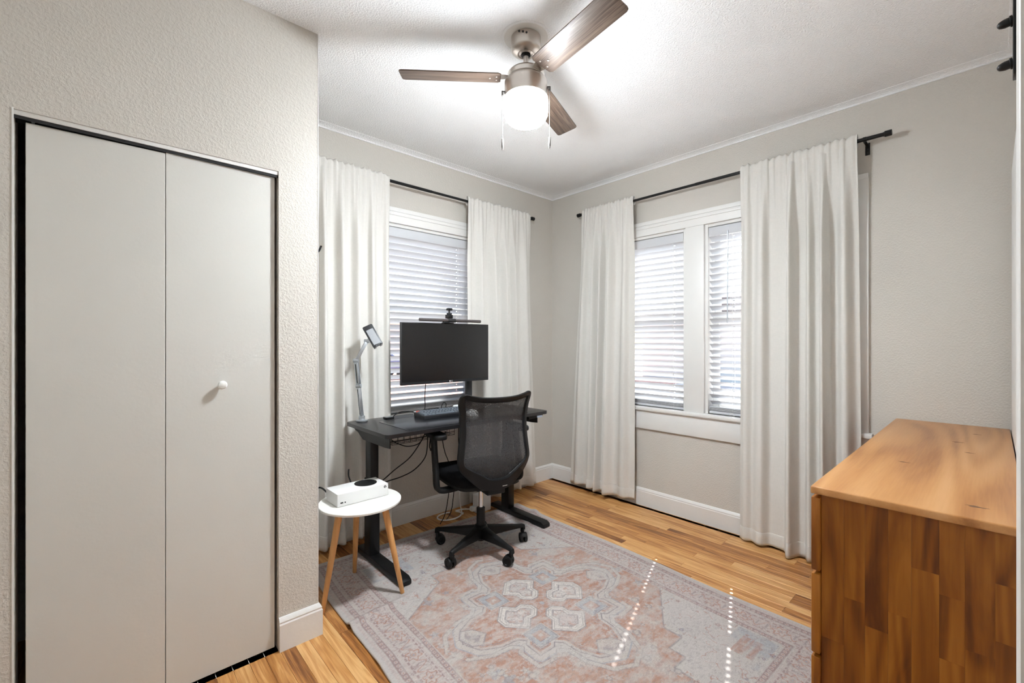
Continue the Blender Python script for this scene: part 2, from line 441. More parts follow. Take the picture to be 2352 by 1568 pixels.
# floor boards: each its own piece
fl = thing('floor', None, None, (0, 0, 0)); structure(fl)
obj('subfloor', box(B(), XL, XR, YF - WT, YB, -0.10, -0.013), M['dark_gap'], fl, smooth=0)
PW = 0.0571
plank_me = {}
def plank_mesh(L):
    k = round(L, 3)
    if k not in plank_me:
        bm = B(); box(bm, -PW / 2 + 0.0004, PW / 2 - 0.0004, -k / 2 + 0.0005, k / 2 - 0.0005, -0.012, 0.0)
        top = [e for e in bm.edges if all(v.co.z > -0.001 for v in e.verts)]
        bmesh.ops.bevel(bm, geom=top, offset=0.0006, segments=1, affect='EDGES')
        plank_me[k] = me_from_bm('plank', bm, M['oak'], 0)
    return plank_me[k]
rp = random.Random(11)
x = XL; i = 0
while x < XR - 0.001:
    xc = min(x + PW / 2, XR - PW / 2)
    y = YF - 0.0; y_end = YB
    first = True
    while y < y_end - 0.001:
        L = rp.choice([0.4, 0.5, 0.6, 0.7, 0.85, 1.0, 1.15]) if not first else rp.choice([0.2, 0.35, 0.5, 0.65, 0.8])
        # under the rug nothing shows: long boards there
        if 0.95 < xc < 2.25 and 0.3 < y < 2.2: L = 1.3
        if y_end - (y + L) < 0.22: L = y_end - y
        inst('plank', plank_mesh(L), fl, (xc, y + round(L, 3) / 2, 0))
        y += L; first = False
    x += PW; i += 1

# baseboards
BBP = [(0, 0), (0.016, 0), (0.016, 0.112), (0.013, 0.118), (0.014, 0.124), (0.010, 0.133), (0.004, 0.141), (0, 0.141)]
structure(obj('baseboard_back', extrude_profile(B(), BBP, (CX, YB, 0), (XR, YB, 0), (0, -1, 0)), M['trim'], smooth=20))
structure(obj('baseboard_right', extrude_profile(B(), BBP, (XR, YB, 0), (XR, YF, 0), (-1, 0, 0)), M['trim'], smooth=20))
bm = extrude_profile(B(), BBP, (CLO[1], CY, 0), (CX, CY, 0), (0, -1, 0), m1=1.0)
extrude_profile(bm, BBP, (CX, CY, 0), (CX, YB, 0), (1, 0, 0), m0=1.0)
structure(obj('baseboard_closet', bm, M['trim'], smooth=20))
structure(obj('baseboard_front', extrude_profile(B(), BBP, (0.60, YF, 0), (XR, YF, 0), (0, 1, 0)), M['trim'], smooth=20))

# small cove moulding where walls meet the ceiling
CV = [(0, -0.022), (0.008, -0.022), (0.010, -0.014), (0.018, -0.009), (0.034, -0.005), (0.052, -0.003), (0.055, 0.0), (0, 0)]
structure(obj('trim_1', extrude_profile(B(), CV, (CX, YB, ZC), (XR, YB, ZC), (0, -1, 0)), M['ceiling'], smooth=30))
structure(obj('trim_2', extrude_profile(B(), CV, (XR, YB, ZC), (XR, YF, ZC), (-1, 0, 0)), M['ceiling'], smooth=30))
structure(obj('trim_3', extrude_profile(B(), CV, (0.55, YF, ZC), (XR, YF, ZC), (0, 1, 0)), M['ceiling'], smooth=30))
# thin white corner bead down the closet's outer corner
structure(obj('trim_4', box(B(), CX - 0.0015, CX + 0.0015, CY - 0.0015, CY + 0.0015, 0.14, ZC), M['trim'], smooth=0))

# doorway jamb beside the camera
bm = B()
box(bm, 0.50, 0.56, YF - WT - 0.01, -0.0128, 0.0, 2.06, 0.003)
box(bm, -0.42, -0.36, YF - WT - 0.01, -0.06, 0.0, 2.06, 0.003)
box(bm, -0.42, 0.56, YF - WT - 0.01, -0.06, 2.06, 2.12, 0.003)
structure(obj('trim_5', bm, M['trim'], smooth=20))

# ---------------------------------------------------------------- windows
def window_unit(name, parts):
    o = thing(name, None, None); structure(o); return o

def sash_set(win, to, a0, a1, z0, z1, zmid):
    """double hung sashes in opening a0..a1; to(a,d,z)->world with d = depth outwards from the inner wall face"""
    def bx(bm, A0, A1, D0, D1, Z0, Z1, bev=0.002):
        p = to(A0, D0, Z0); q = to(A1, D1, Z1)
        box(bm, min(p[0], q[0]), max(p[0], q[0]), min(p[1], q[1]), max(p[1], q[1]), Z0, Z1, bev)
    bm = B(); t = 0.022
    bx(bm, a0, a0 + t, 0.0, WT, z0, z1); bx(bm, a1 - t, a1, 0.0, WT, z0, z1); bx(bm, a0 + t, a1 - t, 0.0, WT, z1 - t, z1); bx(bm, a0 + t, a1 - t, 0.06, WT, z0, z0 + t)
    obj('jamb', bm, M['trim'], win)
    for k, (s0, s1, d) in enumerate(((z0 + t, zmid + 0.02, 0.085), (zmid - 0.02, z1 - t, 0.112))):
        bm = B(); r = 0.042
        A0, A1 = a0 + t, a1 - t
        bx(bm, A0, A0 + r, d, d + 0.025, s0, s1); bx(bm, A1 - r, A1, d, d + 0.025, s0, s1)
        bx(bm, A0 + r, A1 - r, d, d + 0.025, s0, s0 + (r + 0.02 if k == 0 else r)); bx(bm, A0 + r, A1 - r, d, d + 0.025, s1 - r, s1)
        s = obj('sash', bm, M['trim'], win)
        bm = B(); bx(bm, A0 + r - 0.004, A1 - r + 0.004, d + 0.010, d + 0.014, s0 + r - 0.004, s1 - r + 0.004, 0)
        obj('pane', bm, M['glass'], s, smooth=0)

def boxw(bm, to, A0, A1, D0, D1, Z0, Z1, bev=0.002):
    p = to(A0, D0, Z0); q = to(A1, D1, Z1)
    return box(bm, min(p[0], q[0]), max(p[0], q[0]), min(p[1], q[1]), max(p[1], q[1]), Z0, Z1, bev)

toA = lambda a, d, z: (a, YB + d, z)
toB = lambda a, d, z: (XR + d, a, z)

def casing(win, to, a0, a1, mull=None, end=0.12):
    zt, zb = 2.165, 0.80
    e0, e1 = a0 - end, a1 + end
    obj('casing', boxw(B(), to, e0, a0, -0.02, 0.0, zb - 0.025, 2.272, 0.003), M['trim'], win)
    obj('casing', boxw(B(), to, a1, e1, -0.02, 0.0, zb - 0.025, 2.272, 0.003), M['trim'], win)
    bm = boxw(B(), to, a0, a1, -0.02, 0.0, zt, 2.245, 0.002); boxw(bm, to, a0, a1, -0.026, 0.0, 2.218, 2.236, 0.003); boxw(bm, to, e0, e1, -0.024, 0.0, 2.245, 2.275, 0.003)
    obj('head_casing', bm, M['trim'], win)
    if mull: obj('mullion', boxw(B(), to, mull[0], mull[1], -0.02, WT, zb, zt, 0.003), M['trim'], win)
    obj('sill', boxw(B(), to, e0 - 0.02, e1 + 0.02, -0.042, 0.06, zb - 0.030, zb, 0.008), M['trim'], win)
    obj('apron', boxw(B(), to, e0, e1, -0.020, 0.0, 0.622, zb - 0.030, 0.003), M['trim'], win)

w1 = window_unit('window_1', 0); casing(w1, toA, W1[0], W1[1]); sash_set(w1, toA, *W1, 1.50)
w2 = window_unit('window_2', 0); casing(w2, toB, W2b[0], W2a[1], (W2b[1], W2a[0]), end=0.138); sash_set(w2, toB, *W2a, 1.50); sash_set(w2, toB, *W2b, 1.50)

# ---------------------------------------------------------------- venetian blinds
def slat_mesh(L, ladders, hw=0.0055, hx=0.0042):
    """slat along local Y, width along X, real cord holes"""
    ys = [-L / 2]
    for q in sorted(ladders): ys += [q - hw, q + hw]
    ys.append(L / 2)
    xs = [-0.025, -0.016, -hx, hx, 0.016, 0.025]
    cz = lambda x: 0.0022 * (1 - (x / 0.025) ** 2)
    bm = B(); top = []; bot = []
    for yv in ys:
        top.append([bm.verts.new((xv, yv, cz(xv) + 0.0013)) for xv in xs]); bot.append([bm.verts.new((xv, yv, cz(xv) - 0.0013)) for xv in xs])
    ny, nx = len(ys), len(xs)
    hole = lambda j, i: (j % 2 == 1 and j < ny - 1 and i == 2)
    for j in range(ny - 1):
        for i in range(nx - 1):
            if hole(j, i): 
                a, b, c, d = (j, i), (j, i + 1), (j + 1, i + 1), (j + 1, i)
                for p, q in ((a, b), (b, c), (c, d), (d, a)):
                    bm.faces.new((top[p[0]][p[1]], top[q[0]][q[1]], bot[q[0]][q[1]], bot[p[0]][p[1]]))
                continue
            bm.faces.new((top[j][i], top[j][i + 1], top[j + 1][i + 1], top[j + 1][i]))
            bm.faces.new((bot[j][i], bot[j + 1][i], bot[j + 1][i + 1], bot[j][i + 1]))
    for j in range(ny - 1):
        for i in (0, nx - 1): bm.faces.new((top[j][i], top[j + 1][i], bot[j + 1][i], bot[j][i]))
    for i in range(nx - 1):
        for j in (0, ny - 1): bm.faces.new((top[j][i], top[j][i + 1], bot[j][i + 1], bot[j][i]))
    return me_from_bm('slat', bm, M['blind'], 35)

def blind(label, loc, rz, L, ladders, tilt, ztop, zbot, wand=None):
    """local: room side is -X, length along Y; loc = base point at z=0"""
    b = thing('window_blind', label, 'blind', (loc[0], loc[1], zbot), rz, 'white slatted window blinds')
    Z = lambda z: z - zbot
    obj('headrail', box(B(), -0.026, 0.026, -L / 2, L / 2, Z(ztop - 0.05), Z(ztop), 0.003), M['blind'], b, w=False)
    obj('valance', box(B(), -0.032, -0.027, -L / 2 - 0.001, L / 2 + 0.001, Z(ztop - 0.068), Z(ztop - 0.002), 0.002), M['blind'], b, w=False)
    sm = slat_mesh(L, ladders)
    z0 = zbot + 0.022
    nstack = 4
    for k in range(nstack):
        inst('slat', sm, b, (0.0005 * (k % 2), 0, Z(z0 + 0.004 + 0.0068 * k)))
    zz = z0 + 0.0068 * nstack + 0.030; pitch = 0.0452; zs = []
    while zz < ztop - 0.068:
        zs.append(zz); zz += pitch
    rr = random.Random(int(L * 1000))
    for z in zs: inst('slat', sm, b, (0, 0, Z(z)), (0, tilt + rr.uniform(-0.02, 0.02), 0))
    obj('bottom_rail', box(B(), -0.026, 0.026, -L / 2, L / 2, Z(zbot), Z(zbot + 0.020), 0.004), M['blind'], b, w=False)
    for q in ladders:
        bm = B()
        ex, ez = 0.0245 * math.cos(tilt), 0.0245 * math.sin(tilt)
        tube(bm, [(-ex - 0.0025, q, Z(zbot + 0.02)), (-ex - 0.0025, q, Z(ztop - 0.06))], 0.0009, 5)
        tube(bm, [(ex + 0.0025, q, Z(zbot + 0.02)), (ex + 0.0025, q, Z(ztop - 0.06))], 0.0009, 5)
        for z in zs: tube(bm, [(-ex - 0.0025, q + 0.0075, Z(z + ez - 0.001)), (ex + 0.0025, q + 0.0075, Z(z - ez - 0.003))], 0.0007, 4)
        obj('ladder_cord', bm, M['white_plastic'], b, w=False)
    # cord tassel bow at the bottom rail
    for q in ladders[:2]:
        pts = [(-0.031, q + 0.016 * math.sin(a * 2), Z(zbot + 0.016) + 0.02 * math.sin(a)) for a in [2 * PI * k / 14 for k in range(14)]]
        obj('cord_knot', tube(B(), pts, 0.001, 5, closed=True), M['white_plastic'], b, w=False)
    if wand is not None:
        bm = tube(B(), [(-0.038, wand, Z(ztop - 0.045)), (-0.040, wand + 0.002, Z(1.45))], 0.0042, 6)
        obj('tilt_wand', bm, M['silver'], b, w=False)
    return b

TLT = math.radians(43)
BX = XR + 0.034
blind('white slatted blind behind the computer monitor', (1.78, YB + 0.034), PI / 2, 0.905, [-0.31, 0.31], TLT, 2.14, 0.803)
blind('white slatted blind in the double window, the pane nearer the room corner', (BX, 1.954), 0, 0.745, [-0.289, 0.289], math.radians(47), 2.14, 0.803)
blind('white slatted blind with a hanging tilt wand, the double window pane nearer the dresser', (BX, 1.016), 0, 0.745, [0.212, -0.212], math.radians(35), 2.14, 0.803, wand=0.238)

# ---------------------------------------------------------------- curtains and rods
RD = 0.085
def rod(label, to, a0, a1, z, brackets):
    p = to(0.5 * (a0 + a1), -RD, z)
    r = thing('curtain_rod', label, 'curtain rod', p, 0, 'black curtain rods')
    obj('pole', tube(B(), [to(a0, -RD, z), to(a1, -RD, z)], 0.0095, 14), M['black_metal'], r)
    mid = (a0 + a1) / 2
    obj('telescoping_sleeve', tube(B(), [to(a0, -RD, z), to(mid, -RD, z)], 0.0108, 14), M['black_metal'], r)
    for e, s in ((a0, -1), (a1, 1)):
        bm = tube(B(), [to(e, -RD, z), to(e + s * 0.004, -RD, z), to(e + s * 0.006, -RD, z), to(e + s * 0.034, -RD, z), to(e + s * 0.036, -RD, z)], [0.0125, 0.0125, 0.016, 0.016, 0.014], 16)
        obj('finial', bm, M['black_metal'], r)
    for a in brackets:
        bm = B()
        boxw(bm, to, a - 0.011, a + 0.011, -0.003, 0.0, z - 0.065, z + 0.004, 0.001)
        boxw(bm, to, a - 0.007, a + 0.007, -RD, -0.003, z - 0.016, z - 0.0105, 0.001)
        tube(bm, [to(a - 0.008, -RD, z), to(a + 0.008, -RD, z)], 0.0125, 12)
        b = obj('bracket', bm, M['black_metal'], r)
        bm = B()
        for zz in (z - 0.03, z - 0.052):
            q = to(a, -0.0035, zz); q2 = to(a, -0.0055, zz); tube(bm, [q, q2], 0.0035, 8)
        obj('screw', bm, M['dark_plastic'], b)
    return r

ZRA, ZRB = 2.428, 2.445
rod('black curtain rod above the window with the desk', toA, 0.74, 2.825, ZRA, [0.78, 2.82])
rod('black curtain rod above the double window', toB, 0.405, 2.485, ZRB, [0.485, 2.47])

def smooth01(t): t = max(0.0, min(1.0, t)); return t * t * (3 - 2 * t)

def curtain(label, to, top, bot, zrod, zbot, folds, seed):
    """folds: (centre 0..1 across the cloth, left width, right width, depth in metres, drift towards the hem)"""
    rr = random.Random(seed)
    NU, NV = 320, 46
    c = thing('curtain', label, 'curtain', to((top[0] + top[1]) / 2, -RD, zbot), 0, 'off-white curtain panels')
    ng = 17
    gph = [rr.uniform(-0.9, 0.9) for _ in range(ng + 4)]
    gam = [rr.uniform(0.4, 1.3) for _ in range(ng + 4)]
    def gather(q):
        i = int(q * ng); k = 1 - abs(2 * (q * ng - i) - 1)
        return math.sin(2 * PI * q * ng + gph[i] * k) * (gam[i] * k + 0.5 * (1 - k))
    def foldd(q, v):
        d = 0.0
        for (fc, wl_, wr_, a_, dr_) in folds:
            t = q - fc - dr_ * v
            w_ = (wl_ if t < 0 else wr_) * (0.62 + 0.30 * v)
            x_ = abs(t) / w_
            if x_ < 2.6: d += 1.45 * a_ * math.exp(-x_ ** 2.6)
        return d
    H = zrod - zbot
    def pt(q, z, side=1):
        """front sheet position at cloth coordinate q, height z"""
        v = (zrod - z) / H
        e = smooth01(v / 0.22)
        flare = v ** 0.9
        s = (top[0] + (top[1] - top[0]) * q) * (1 - flare) + (bot[0] + (bot[1] - bot[0]) * q) * flare
        g = gather(q) * 0.0055 * (1 - smooth01(v / 0.20))
        low = 0.066 + 0.004 * math.sin(5.0 * v + 8 * q + seed)
        d = (RD + 0.014) * (1 - e) + low * e + foldd(q, v) * (0.12 + 0.88 * e) + g
        return s, max(d, 0.048), z
    zs = [zrod - 0.030 - (H - 0.030) * (k / NV) ** 0.92 for k in range(NV + 1)]
    zs_top = [zrod + 0.036, zrod + 0.026, zrod + 0.014, zrod, zrod - 0.014, zrod - 0.022]
    bm = B(); grid = []
    wob = [rr.uniform(-0.004, 0.004) for _ in range(NU + 1)]
    def row(z, mode):
        out = []
        for i in range(NU + 1):
            q = i / NU
            if mode == 'body':
                s, d, zz = pt(q, z)
                if z <= zbot + 0.0001: zz = z + 0.006 * math.sin(9 * q + seed)
            else:
                s = top[0] + (top[1] - top[0]) * q
                g = gather(q)
                dz = z - zrod
                hw = 0.0135 if abs(dz) < 0.02 else 0.0135 * max(0.12, 1 - (abs(dz) - 0.02) / 0.018)
                d = RD + (hw + 0.004 + 0.0045 * g if mode == 'front' else -hw - 0.003 + 0.003 * g)
                zz = z + (0.005 * g + 0.0035 * math.sin(40 * q + seed) if dz > 0.02 else 0)
            out.append(bm.verts.new(to(s, -d, zz)))
        return out
    # back of the pocket, over the top, front, body
    seq = [(zrod - 0.03, 'back'), (zrod - 0.012, 'back'), (zrod + 0.012, 'back'), (zrod + 0.028, 'back')]
    seq += [(z, 'front') for z in zs_top] + [(z, 'body') for z in zs]
    for z, mode in seq: grid.append(row(z, mode))
    for a, b in zip(grid[:-1], grid[1:]):
        for i in range(NU): bm.faces.new((a[i], a[i + 1], b[i + 1], b[i]))
    o = obj('cloth', bm, M['curtain'], c, smooth=80)
    md = o.modifiers.new('thick', 'SOLIDIFY'); md.thickness = 0.0016; md.offset = 0
    # turned-up hem
    bm = B(); rows = []
    for z in [zbot + 0.085, zbot + 0.083, zbot + 0.05, zbot + 0.02, zbot - 0.0005]:
        r_ = []
        for i in range(NU + 1):
            q = i / NU; s, d, zz = pt(q, max(z, zbot))
            zz = z + (0.006 * math.sin(9 * q + seed) if z < zbot + 0.01 else 0.0)
            r_.append(bm.verts.new(to(s, -(d + (0.0012 if z > zbot + 0.084 else 0.0026)), zz)))
        rows.append(r_)
    for a, b in zip(rows[:-1], rows[1:]):
        for i in range(NU): bm.faces.new((a[i], a[i + 1], b[i + 1], b[i]))
    h = obj('hem', bm, M['curtain'], c, smooth=80)
    md = h.modifiers.new('thick', 'SOLIDIFY'); md.thickness = 0.0012; md.offset = 0
    return c

curtain('off-white curtain panel beside the closet, behind the phone stand', toA, (0.80, 1.437), (0.82, 1.46), ZRA, 0.035,
        [(0.07, 0.10, 0.055, 0.050, 0.0), (0.30, 0.035, 0.05, 0.046, -0.02), (0.47, 0.05, 0.04, 0.050, -0.01), (0.64, 0.055, 0.02, 0.036, 0.01), (0.80, 0.03, 0.07, 0.030, 0.0), (0.97, 0.03, 0.05, 0.018, 0.0)], 3)
curtain('off-white curtain panel between the monitor and the room corner', toA, (2.107, 2.800), (2.13, 2.90), ZRA, 0.035,
        [(0.03, 0.05, 0.04, 0.020, 0.0), (0.18, 0.05, 0.06, 0.040, 0.0), (0.36, 0.05, 0.025, 0.048, 0.03), (0.53, 0.04, 0.035, 0.045, 0.02), (0.68, 0.03, 0.05, 0.042, 0.0), (0.88, 0.06, 0.06, 0.036, 0.0)], 8)
curtain('narrow off-white curtain panel on the double window, nearest the room corner', toB, (2.458, 1.945), (2.62, 1.955), ZRB, 0.045,
        [(0.10, 0.07, 0.06, 0.030, 0.04), (0.30, 0.05, 0.05, 0.045, 0.06), (0.46, 0.05, 0.02, 0.052, 0.02), (0.60, 0.03, 0.07, 0.050, 0.01), (0.86, 0.09, 0.05, 0.028, 0.0)], 5)
curtain('wide off-white curtain panel on the double window, beside the dresser', toB, (1.136, 0.517), (1.15, 0.50), ZRB, 0.012,
        [(0.06, 0.05, 0.05, 0.022, 0.0), (0.22, 0.09, 0.05, 0.036, -0.01), (0.47, 0.045, 0.045, 0.062, 0.0), (0.62, 0.03, 0.04, 0.034, 0.0), (0.745, 0.04, 0.03, 0.066, 0.0), (0.90, 0.06, 0.06, 0.040, 0.0)], 12)

# ---------------------------------------------------------------- closet bifold door
d1 = thing('door_1', None, None); structure(d1)
zt = 2.018; DY0, DY1 = CY + 0.010, CY + 0.040
fold = 0.1655
def leaf(xa, ya, xb, yb, z0, z1):
    bm = B(); v = Vector((xb - xa, yb - ya, 0)); L = v.length; ang = math.atan2(v.y, v.x)
    return box(bm, 0, L, 0, 0.030, z0, z1, 0.0015, 1, M=T(xa, ya, 0) @ RZ(ang))
obj('door_panel', leaf(-0.186, CY + 0.022, fold - 0.001, CY + 0.014, 0.014, zt), M['door'], d1)
p2 = obj('door_panel', leaf(fold + 0.001, CY + 0.014, 0.536, CY + 0.020, 0.012, zt + 0.004), M['door'], d1)
kx, kz = 0.3415, 1.32 - (883 - 784) / 1017 * 1.76
bm = lathe(B(), [(0.006, 0), (0.007, 0.010), (0.0105, 0.014), (0.0155, 0.020), (0.0165, 0.026), (0.0135, 0.032), (0.006, 0.035), (0.0, 0.0355)], 28, M=T(kx, CY + 0.018, kz) @ RX(PI / 2))
obj('door_knob', bm, M['white_plastic'], p2)
bm = box(B(), CLO[0], CLO[1], CY + 0.004, CY + 0.008, zt + 0.012, CLO[3], 0.0005); obj('track_fascia', bm, M['trim'], d1)
bm = B(); box(bm, CLO[0], CLO[1], CY + 0.008, CY + 0.012, zt + 0.002, CLO[3]); box(bm, CLO[0], CLO[1], CY + 0.046, CY + 0.050, zt + 0.002, CLO[3]); box(bm, CLO[0], CLO[1], CY + 0.008, CY + 0.050, CLO[3] - 0.004, CLO[3])
obj('track', bm, M['dark_plastic'], d1)
bm = B()
for px in (-0.170, 0.515): tube(bm, [(px, CY + 0.030, zt - 0.01), (px, CY + 0.030, zt + 0.03)], 0.004, 8); 
obj('pivot_pin', bm, M['silver'], d1)
structure(obj('trim_6', box(B(), CLO[0] - 0.003, CLO[0] + 0.001, CY - 0.002, CY + 0.003, 0.0, CLO[3] + 0.003), M['trim'], smooth=0))

# sliding door leaf and its hanger on the doorway wall, seen edge-on beside the dresser
d2 = thing('door_2', None, None, (2.1, -0.0575, 0)); structure(d2)
bm = box(B(), 1.22, 3.125, -0.0925, -0.0575, 0.02, 2.12, 0.003)
obj('door_panel', bm, M['trim'], d2)
hx_ = 1.44
bm = B(); box(bm, hx_, hx_ + 0.042, -0.0370, -0.0286, 1.897, 2.25, 0.0015)
box(bm, hx_, hx_ + 0.042, -0.0575, -0.0370, 1.915, 1.94); box(bm, hx_, hx_ + 0.042, -0.0575, -0.0370, 2.01, 2.035)
hg = obj('hanger_strap', bm, M['black_metal'], d2)
for zz in (1.928, 2.021):
    bm = lathe(B(), [(0.0120, 0), (0.0120, 0.004), (0.0095, 0.005), (0.0095, 0.012), (0.0085, 0.016), (0.0065, 0.021), (0.003, 0.0235), (0, 0.024)], 16, M=T(hx_ + 0.02, -0.0286, zz) @ RX(-PI / 2) @ RX(-0.12))
    obj('hanger_bolt', bm, M['black_metal'], hg)
bm = B(); box(bm, hx_ + 0.30, hx_ + 0.36, -0.034, -0.020, 2.47, 2.60, 0.001)
obj('rail_stop', bm, M['black_metal'], d2)

# ---------------------------------------------------------------- ceiling fan
FX, FY, FZ = 1.414, 1.444, ZC
fan = thing('ceiling_fan', 'three-bladed ceiling fan with a lit round globe under a nickel housing', 'ceiling fan', (FX, FY, FZ))
FM = T(FX, FY, 0)
obj('ceiling_ring', lathe(B(), [(0.100, FZ - 0.0005), (0.100, FZ - 0.003), (0.112, FZ - 0.003), (0.1125, FZ - 0.0005)], 64, M=FM, cap=False), M['ceiling'], fan)
obj('ceiling_patch', lathe(B(), [(0.0, FZ - 0.002), (0.110, FZ - 0.002), (0.110, FZ)], 64, M=FM), M['trim'], fan)
cn = obj('canopy', lathe(B(), [(0.066, FZ - 0.0025), (0.068, FZ - 0.004), (0.068, FZ - 0.055), (0.066, FZ - 0.061), (0.055, FZ - 0.070), (0.038, FZ - 0.076), (0.032, FZ - 0.074), (0.024, FZ - 0.079), (0.022, FZ - 0.076), (0.0, FZ - 0.074)], 56, M=FM), M['nickel'], fan)
obj('canopy_collar', lathe(B(), [(0.0205, FZ - 0.070), (0.0205, FZ - 0.084), (0.013, FZ - 0.088), (0.0, FZ - 0.088)], 24, M=FM), M['black_plastic'], fan)
for a in (200, 215, 228): 
    aa = math.radians(a); obj('canopy_screw', lathe(B(), [(0.0045, 0), (0.0045, 0.004), (0.002, 0.006), (0, 0.006)], 10, M=FM @ RZ(aa) @ T(0.067, 0, FZ - 0.012 - 0.006 * (a - 200) / 15) @ RY(PI / 2)), M['dark_plastic'], cn)
obj('downrod', lathe(B(), [(0.0125, FZ - 0.085), (0.0125, FZ - 0.175)], 24, M=FM), M['nickel'], fan)
hs = obj('motor_housing', lathe(B(), [(0.014, 2.552), (0.060, 2.551), (0.076, 2.546), (0.084, 2.536), (0.085, 2.517), (0.0835, 2.5155), (0.0835, 2.5135), (0.088, 2.512), (0.097, 2.500), (0.098, 2.490), (0.098, 2.430), (0.095, 2.427), (0.0, 2.427)], 64, M=FM), M['nickel'], fan)
obj('light_globe', lathe(B(), [(0.094, 2.432), (0.100, 2.424), (0.1015, 2.405), (0.1015, 2.372), (0.099, 2.352), (0.091, 2.334), (0.077, 2.320), (0.055, 2.311), (0.028, 2.3065), (0.0, 2.3055)], 64, M=FM), M['globe'], fan, smooth=60)
BL0, BL1, BWD = 0.115, 0.565, 0.116
bpoly = [(BL0, -BWD / 2 + 0.012)] + [(BL0 + 0.012, -BWD / 2)] + [(BL1 - 0.014, -BWD / 2), (BL1 - 0.004, -BWD / 2 + 0.004), (BL1, -BWD / 2 + 0.014), (BL1, BWD / 2 - 0.014), (BL1 - 0.004, BWD / 2 - 0.004), (BL1 - 0.014, BWD / 2), (BL0 + 0.012, BWD / 2), (BL0, BWD / 2 - 0.012)]
bm = prism(B(), bpoly, -0.0028, 0.0028, bev=0.0008); bme = me_from_bm('blade', bm, M['blade'])
bm = B()
prism(bm, [(0.070, -0.018), (0.118, -0.030), (0.175, -0.030), (0.185, 0), (0.175, 0.030), (0.118, 0.030), (0.070, 0.018)], 0.0030, 0.0062, bev=0.0006)
bke = me_from_bm('blade_bracket', bm, M['nickel'])
bm = B()
for sx, sy in ((0.135, 0.020), (0.135, -0.020), (0.165, 0.0)): lathe(bm, [(0.0045, -0.0028), (0.0045, -0.0040), (0.003, -0.0055), (0, -0.0058)], 12, M=T(sx, sy, 0))
bse = me_from_bm('blade_screw', bm, M['nickel'])
for a in (140.7, 260.7, 20.7):
    b = inst('blade', bme, fan, (0, 0, 2.518 - FZ)); b.rotation_euler = (Matrix.Rotation(math.radians(a), 3, 'Z') @ Matrix.Rotation(math.radians(-13), 3, 'X')).to_euler()
    inst('blade_bracket', bke, b); inst('blade_screw', bse, b)
cr, cf = Vector((math.cos(CAM_YAW), -math.sin(CAM_YAW), 0)), Vector((math.sin(CAM_YAW), math.cos(CAM_YAW), 0))
for s, zt_, zb_, fwd in ((-1, 2.441, 2.235, -0.02), (1, 2.462, 2.243, -0.02)):
    c0 = Vector((FX, FY, 0)) + cr * (0.1065 * s) + cf * fwd
    bm = B(); h0 = Vector((FX, FY, 0)) + cr * (0.090 * s) + cf * fwd
    tube(bm, [(h0.x, h0.y, zt_ + 0.004), (c0.x, c0.y, zt_ + 0.004)], 0.006, 10); tube(bm, [(c0.x, c0.y, zt_ + 0.009), (c0.x, c0.y, zt_ - 0.012)], 0.0045, 10)
    obj('chain_outlet', bm, M['dark_nickel'], fan)
    bm = B(); z = zt_ - 0.012
    while z > zb_: 
        lathe(bm, [(0, z), (0.0015, z - 0.0012), (0.0015, z - 0.0026), (0, z - 0.0038)], 6, M=T(c0.x, c0.y, 0)); z -= 0.0040
    ch = obj('pull_chain', bm, M['dark_nickel'], fan)
    obj('chain_fob', lathe(B(), [(0.0018, zb_ + 0.002), (0.0046, zb_ - 0.002), (0.0046, zb_ - 0.038), (0.003, zb_ - 0.041), (0.003, zb_ - 0.045), (0.0015, zb_ - 0.052), (0, zb_ - 0.052)], 12, M=T(c0.x, c0.y, 0)), M['dark_nickel'], ch)

# unseen fill lamp, added in the hall to brighten the room
hl = thing('hall_fill_lamp', 'flat round fill lamp added out of view on the hall ceiling', 'fill lamp', (0.1, -0.9, ZC - 0.2))
obj('base', lathe(B(), [(0.20, 2.505), (0.20, 2.48), (0.19, 2.475)], 40, M=T(0.1, -0.9, 0)), M['trim'], hl)
obj('diffuser', lathe(B(), [(0.188, 2.478), (0.18, 2.455), (0.10, 2.440), (0.0, 2.436)], 40, M=T(0.1, -0.9, 0)), M['hall_fill_glow'], hl)

# ---------------------------------------------------------------- dresser
DX0, DX1, DYb, DYf, DZ = 1.515, 3.192, -0.054, 0.362, 0.900
dr = thing('dresser', 'honey-stained pine dresser with three drawer rows against the right wall', 'dresser', (2.35, 0.15, 0))
TTH = 0.022
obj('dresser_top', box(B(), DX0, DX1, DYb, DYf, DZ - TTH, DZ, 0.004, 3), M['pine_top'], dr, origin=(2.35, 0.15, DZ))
# knots on the top
knot_m = plain('dark_knot', lin(104, 66, 40), 0.5)
for kx_, ky_, a_, r_ in ((1.63, 0.028, 0.02, 0.012), (2.05, 0.21, 0.01, 0.009), (2.62, 0.10, 0.0, 0.010), (2.9, 0.05, 0.0, 0.008), (2.4, 0.06, 0.0, 0.008)):
    pl = [(kx_ + r_ * (1.0 + 0.5 * math.sin(3 * t)) * 0.55 * math.cos(t), ky_ + r_ * 1.5 * (1 + 0.35 * math.cos(5 * t)) * math.sin(t)) for t in [2 * PI * k / 18 for k in range(18)]]
    obj('knot', prism(B(), pl, DZ - 0.002, DZ + 0.0002), knot_m, dr, origin=(kx_, ky_, DZ))
CXa, CXb, CYa, CYb_ = DX0 + 0.016, DX1 - 0.02, DYb + 0.004, DYf - 0.024
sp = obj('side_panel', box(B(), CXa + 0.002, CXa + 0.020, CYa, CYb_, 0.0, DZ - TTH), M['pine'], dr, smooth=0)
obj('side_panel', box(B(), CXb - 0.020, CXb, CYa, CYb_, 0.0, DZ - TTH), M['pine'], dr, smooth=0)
obj('back_panel', box(B(), CXa + 0.02, CXb - 0.02, CYa, CYa + 0.008, 0.05, DZ - TTH), M['pine'], dr, smooth=0)
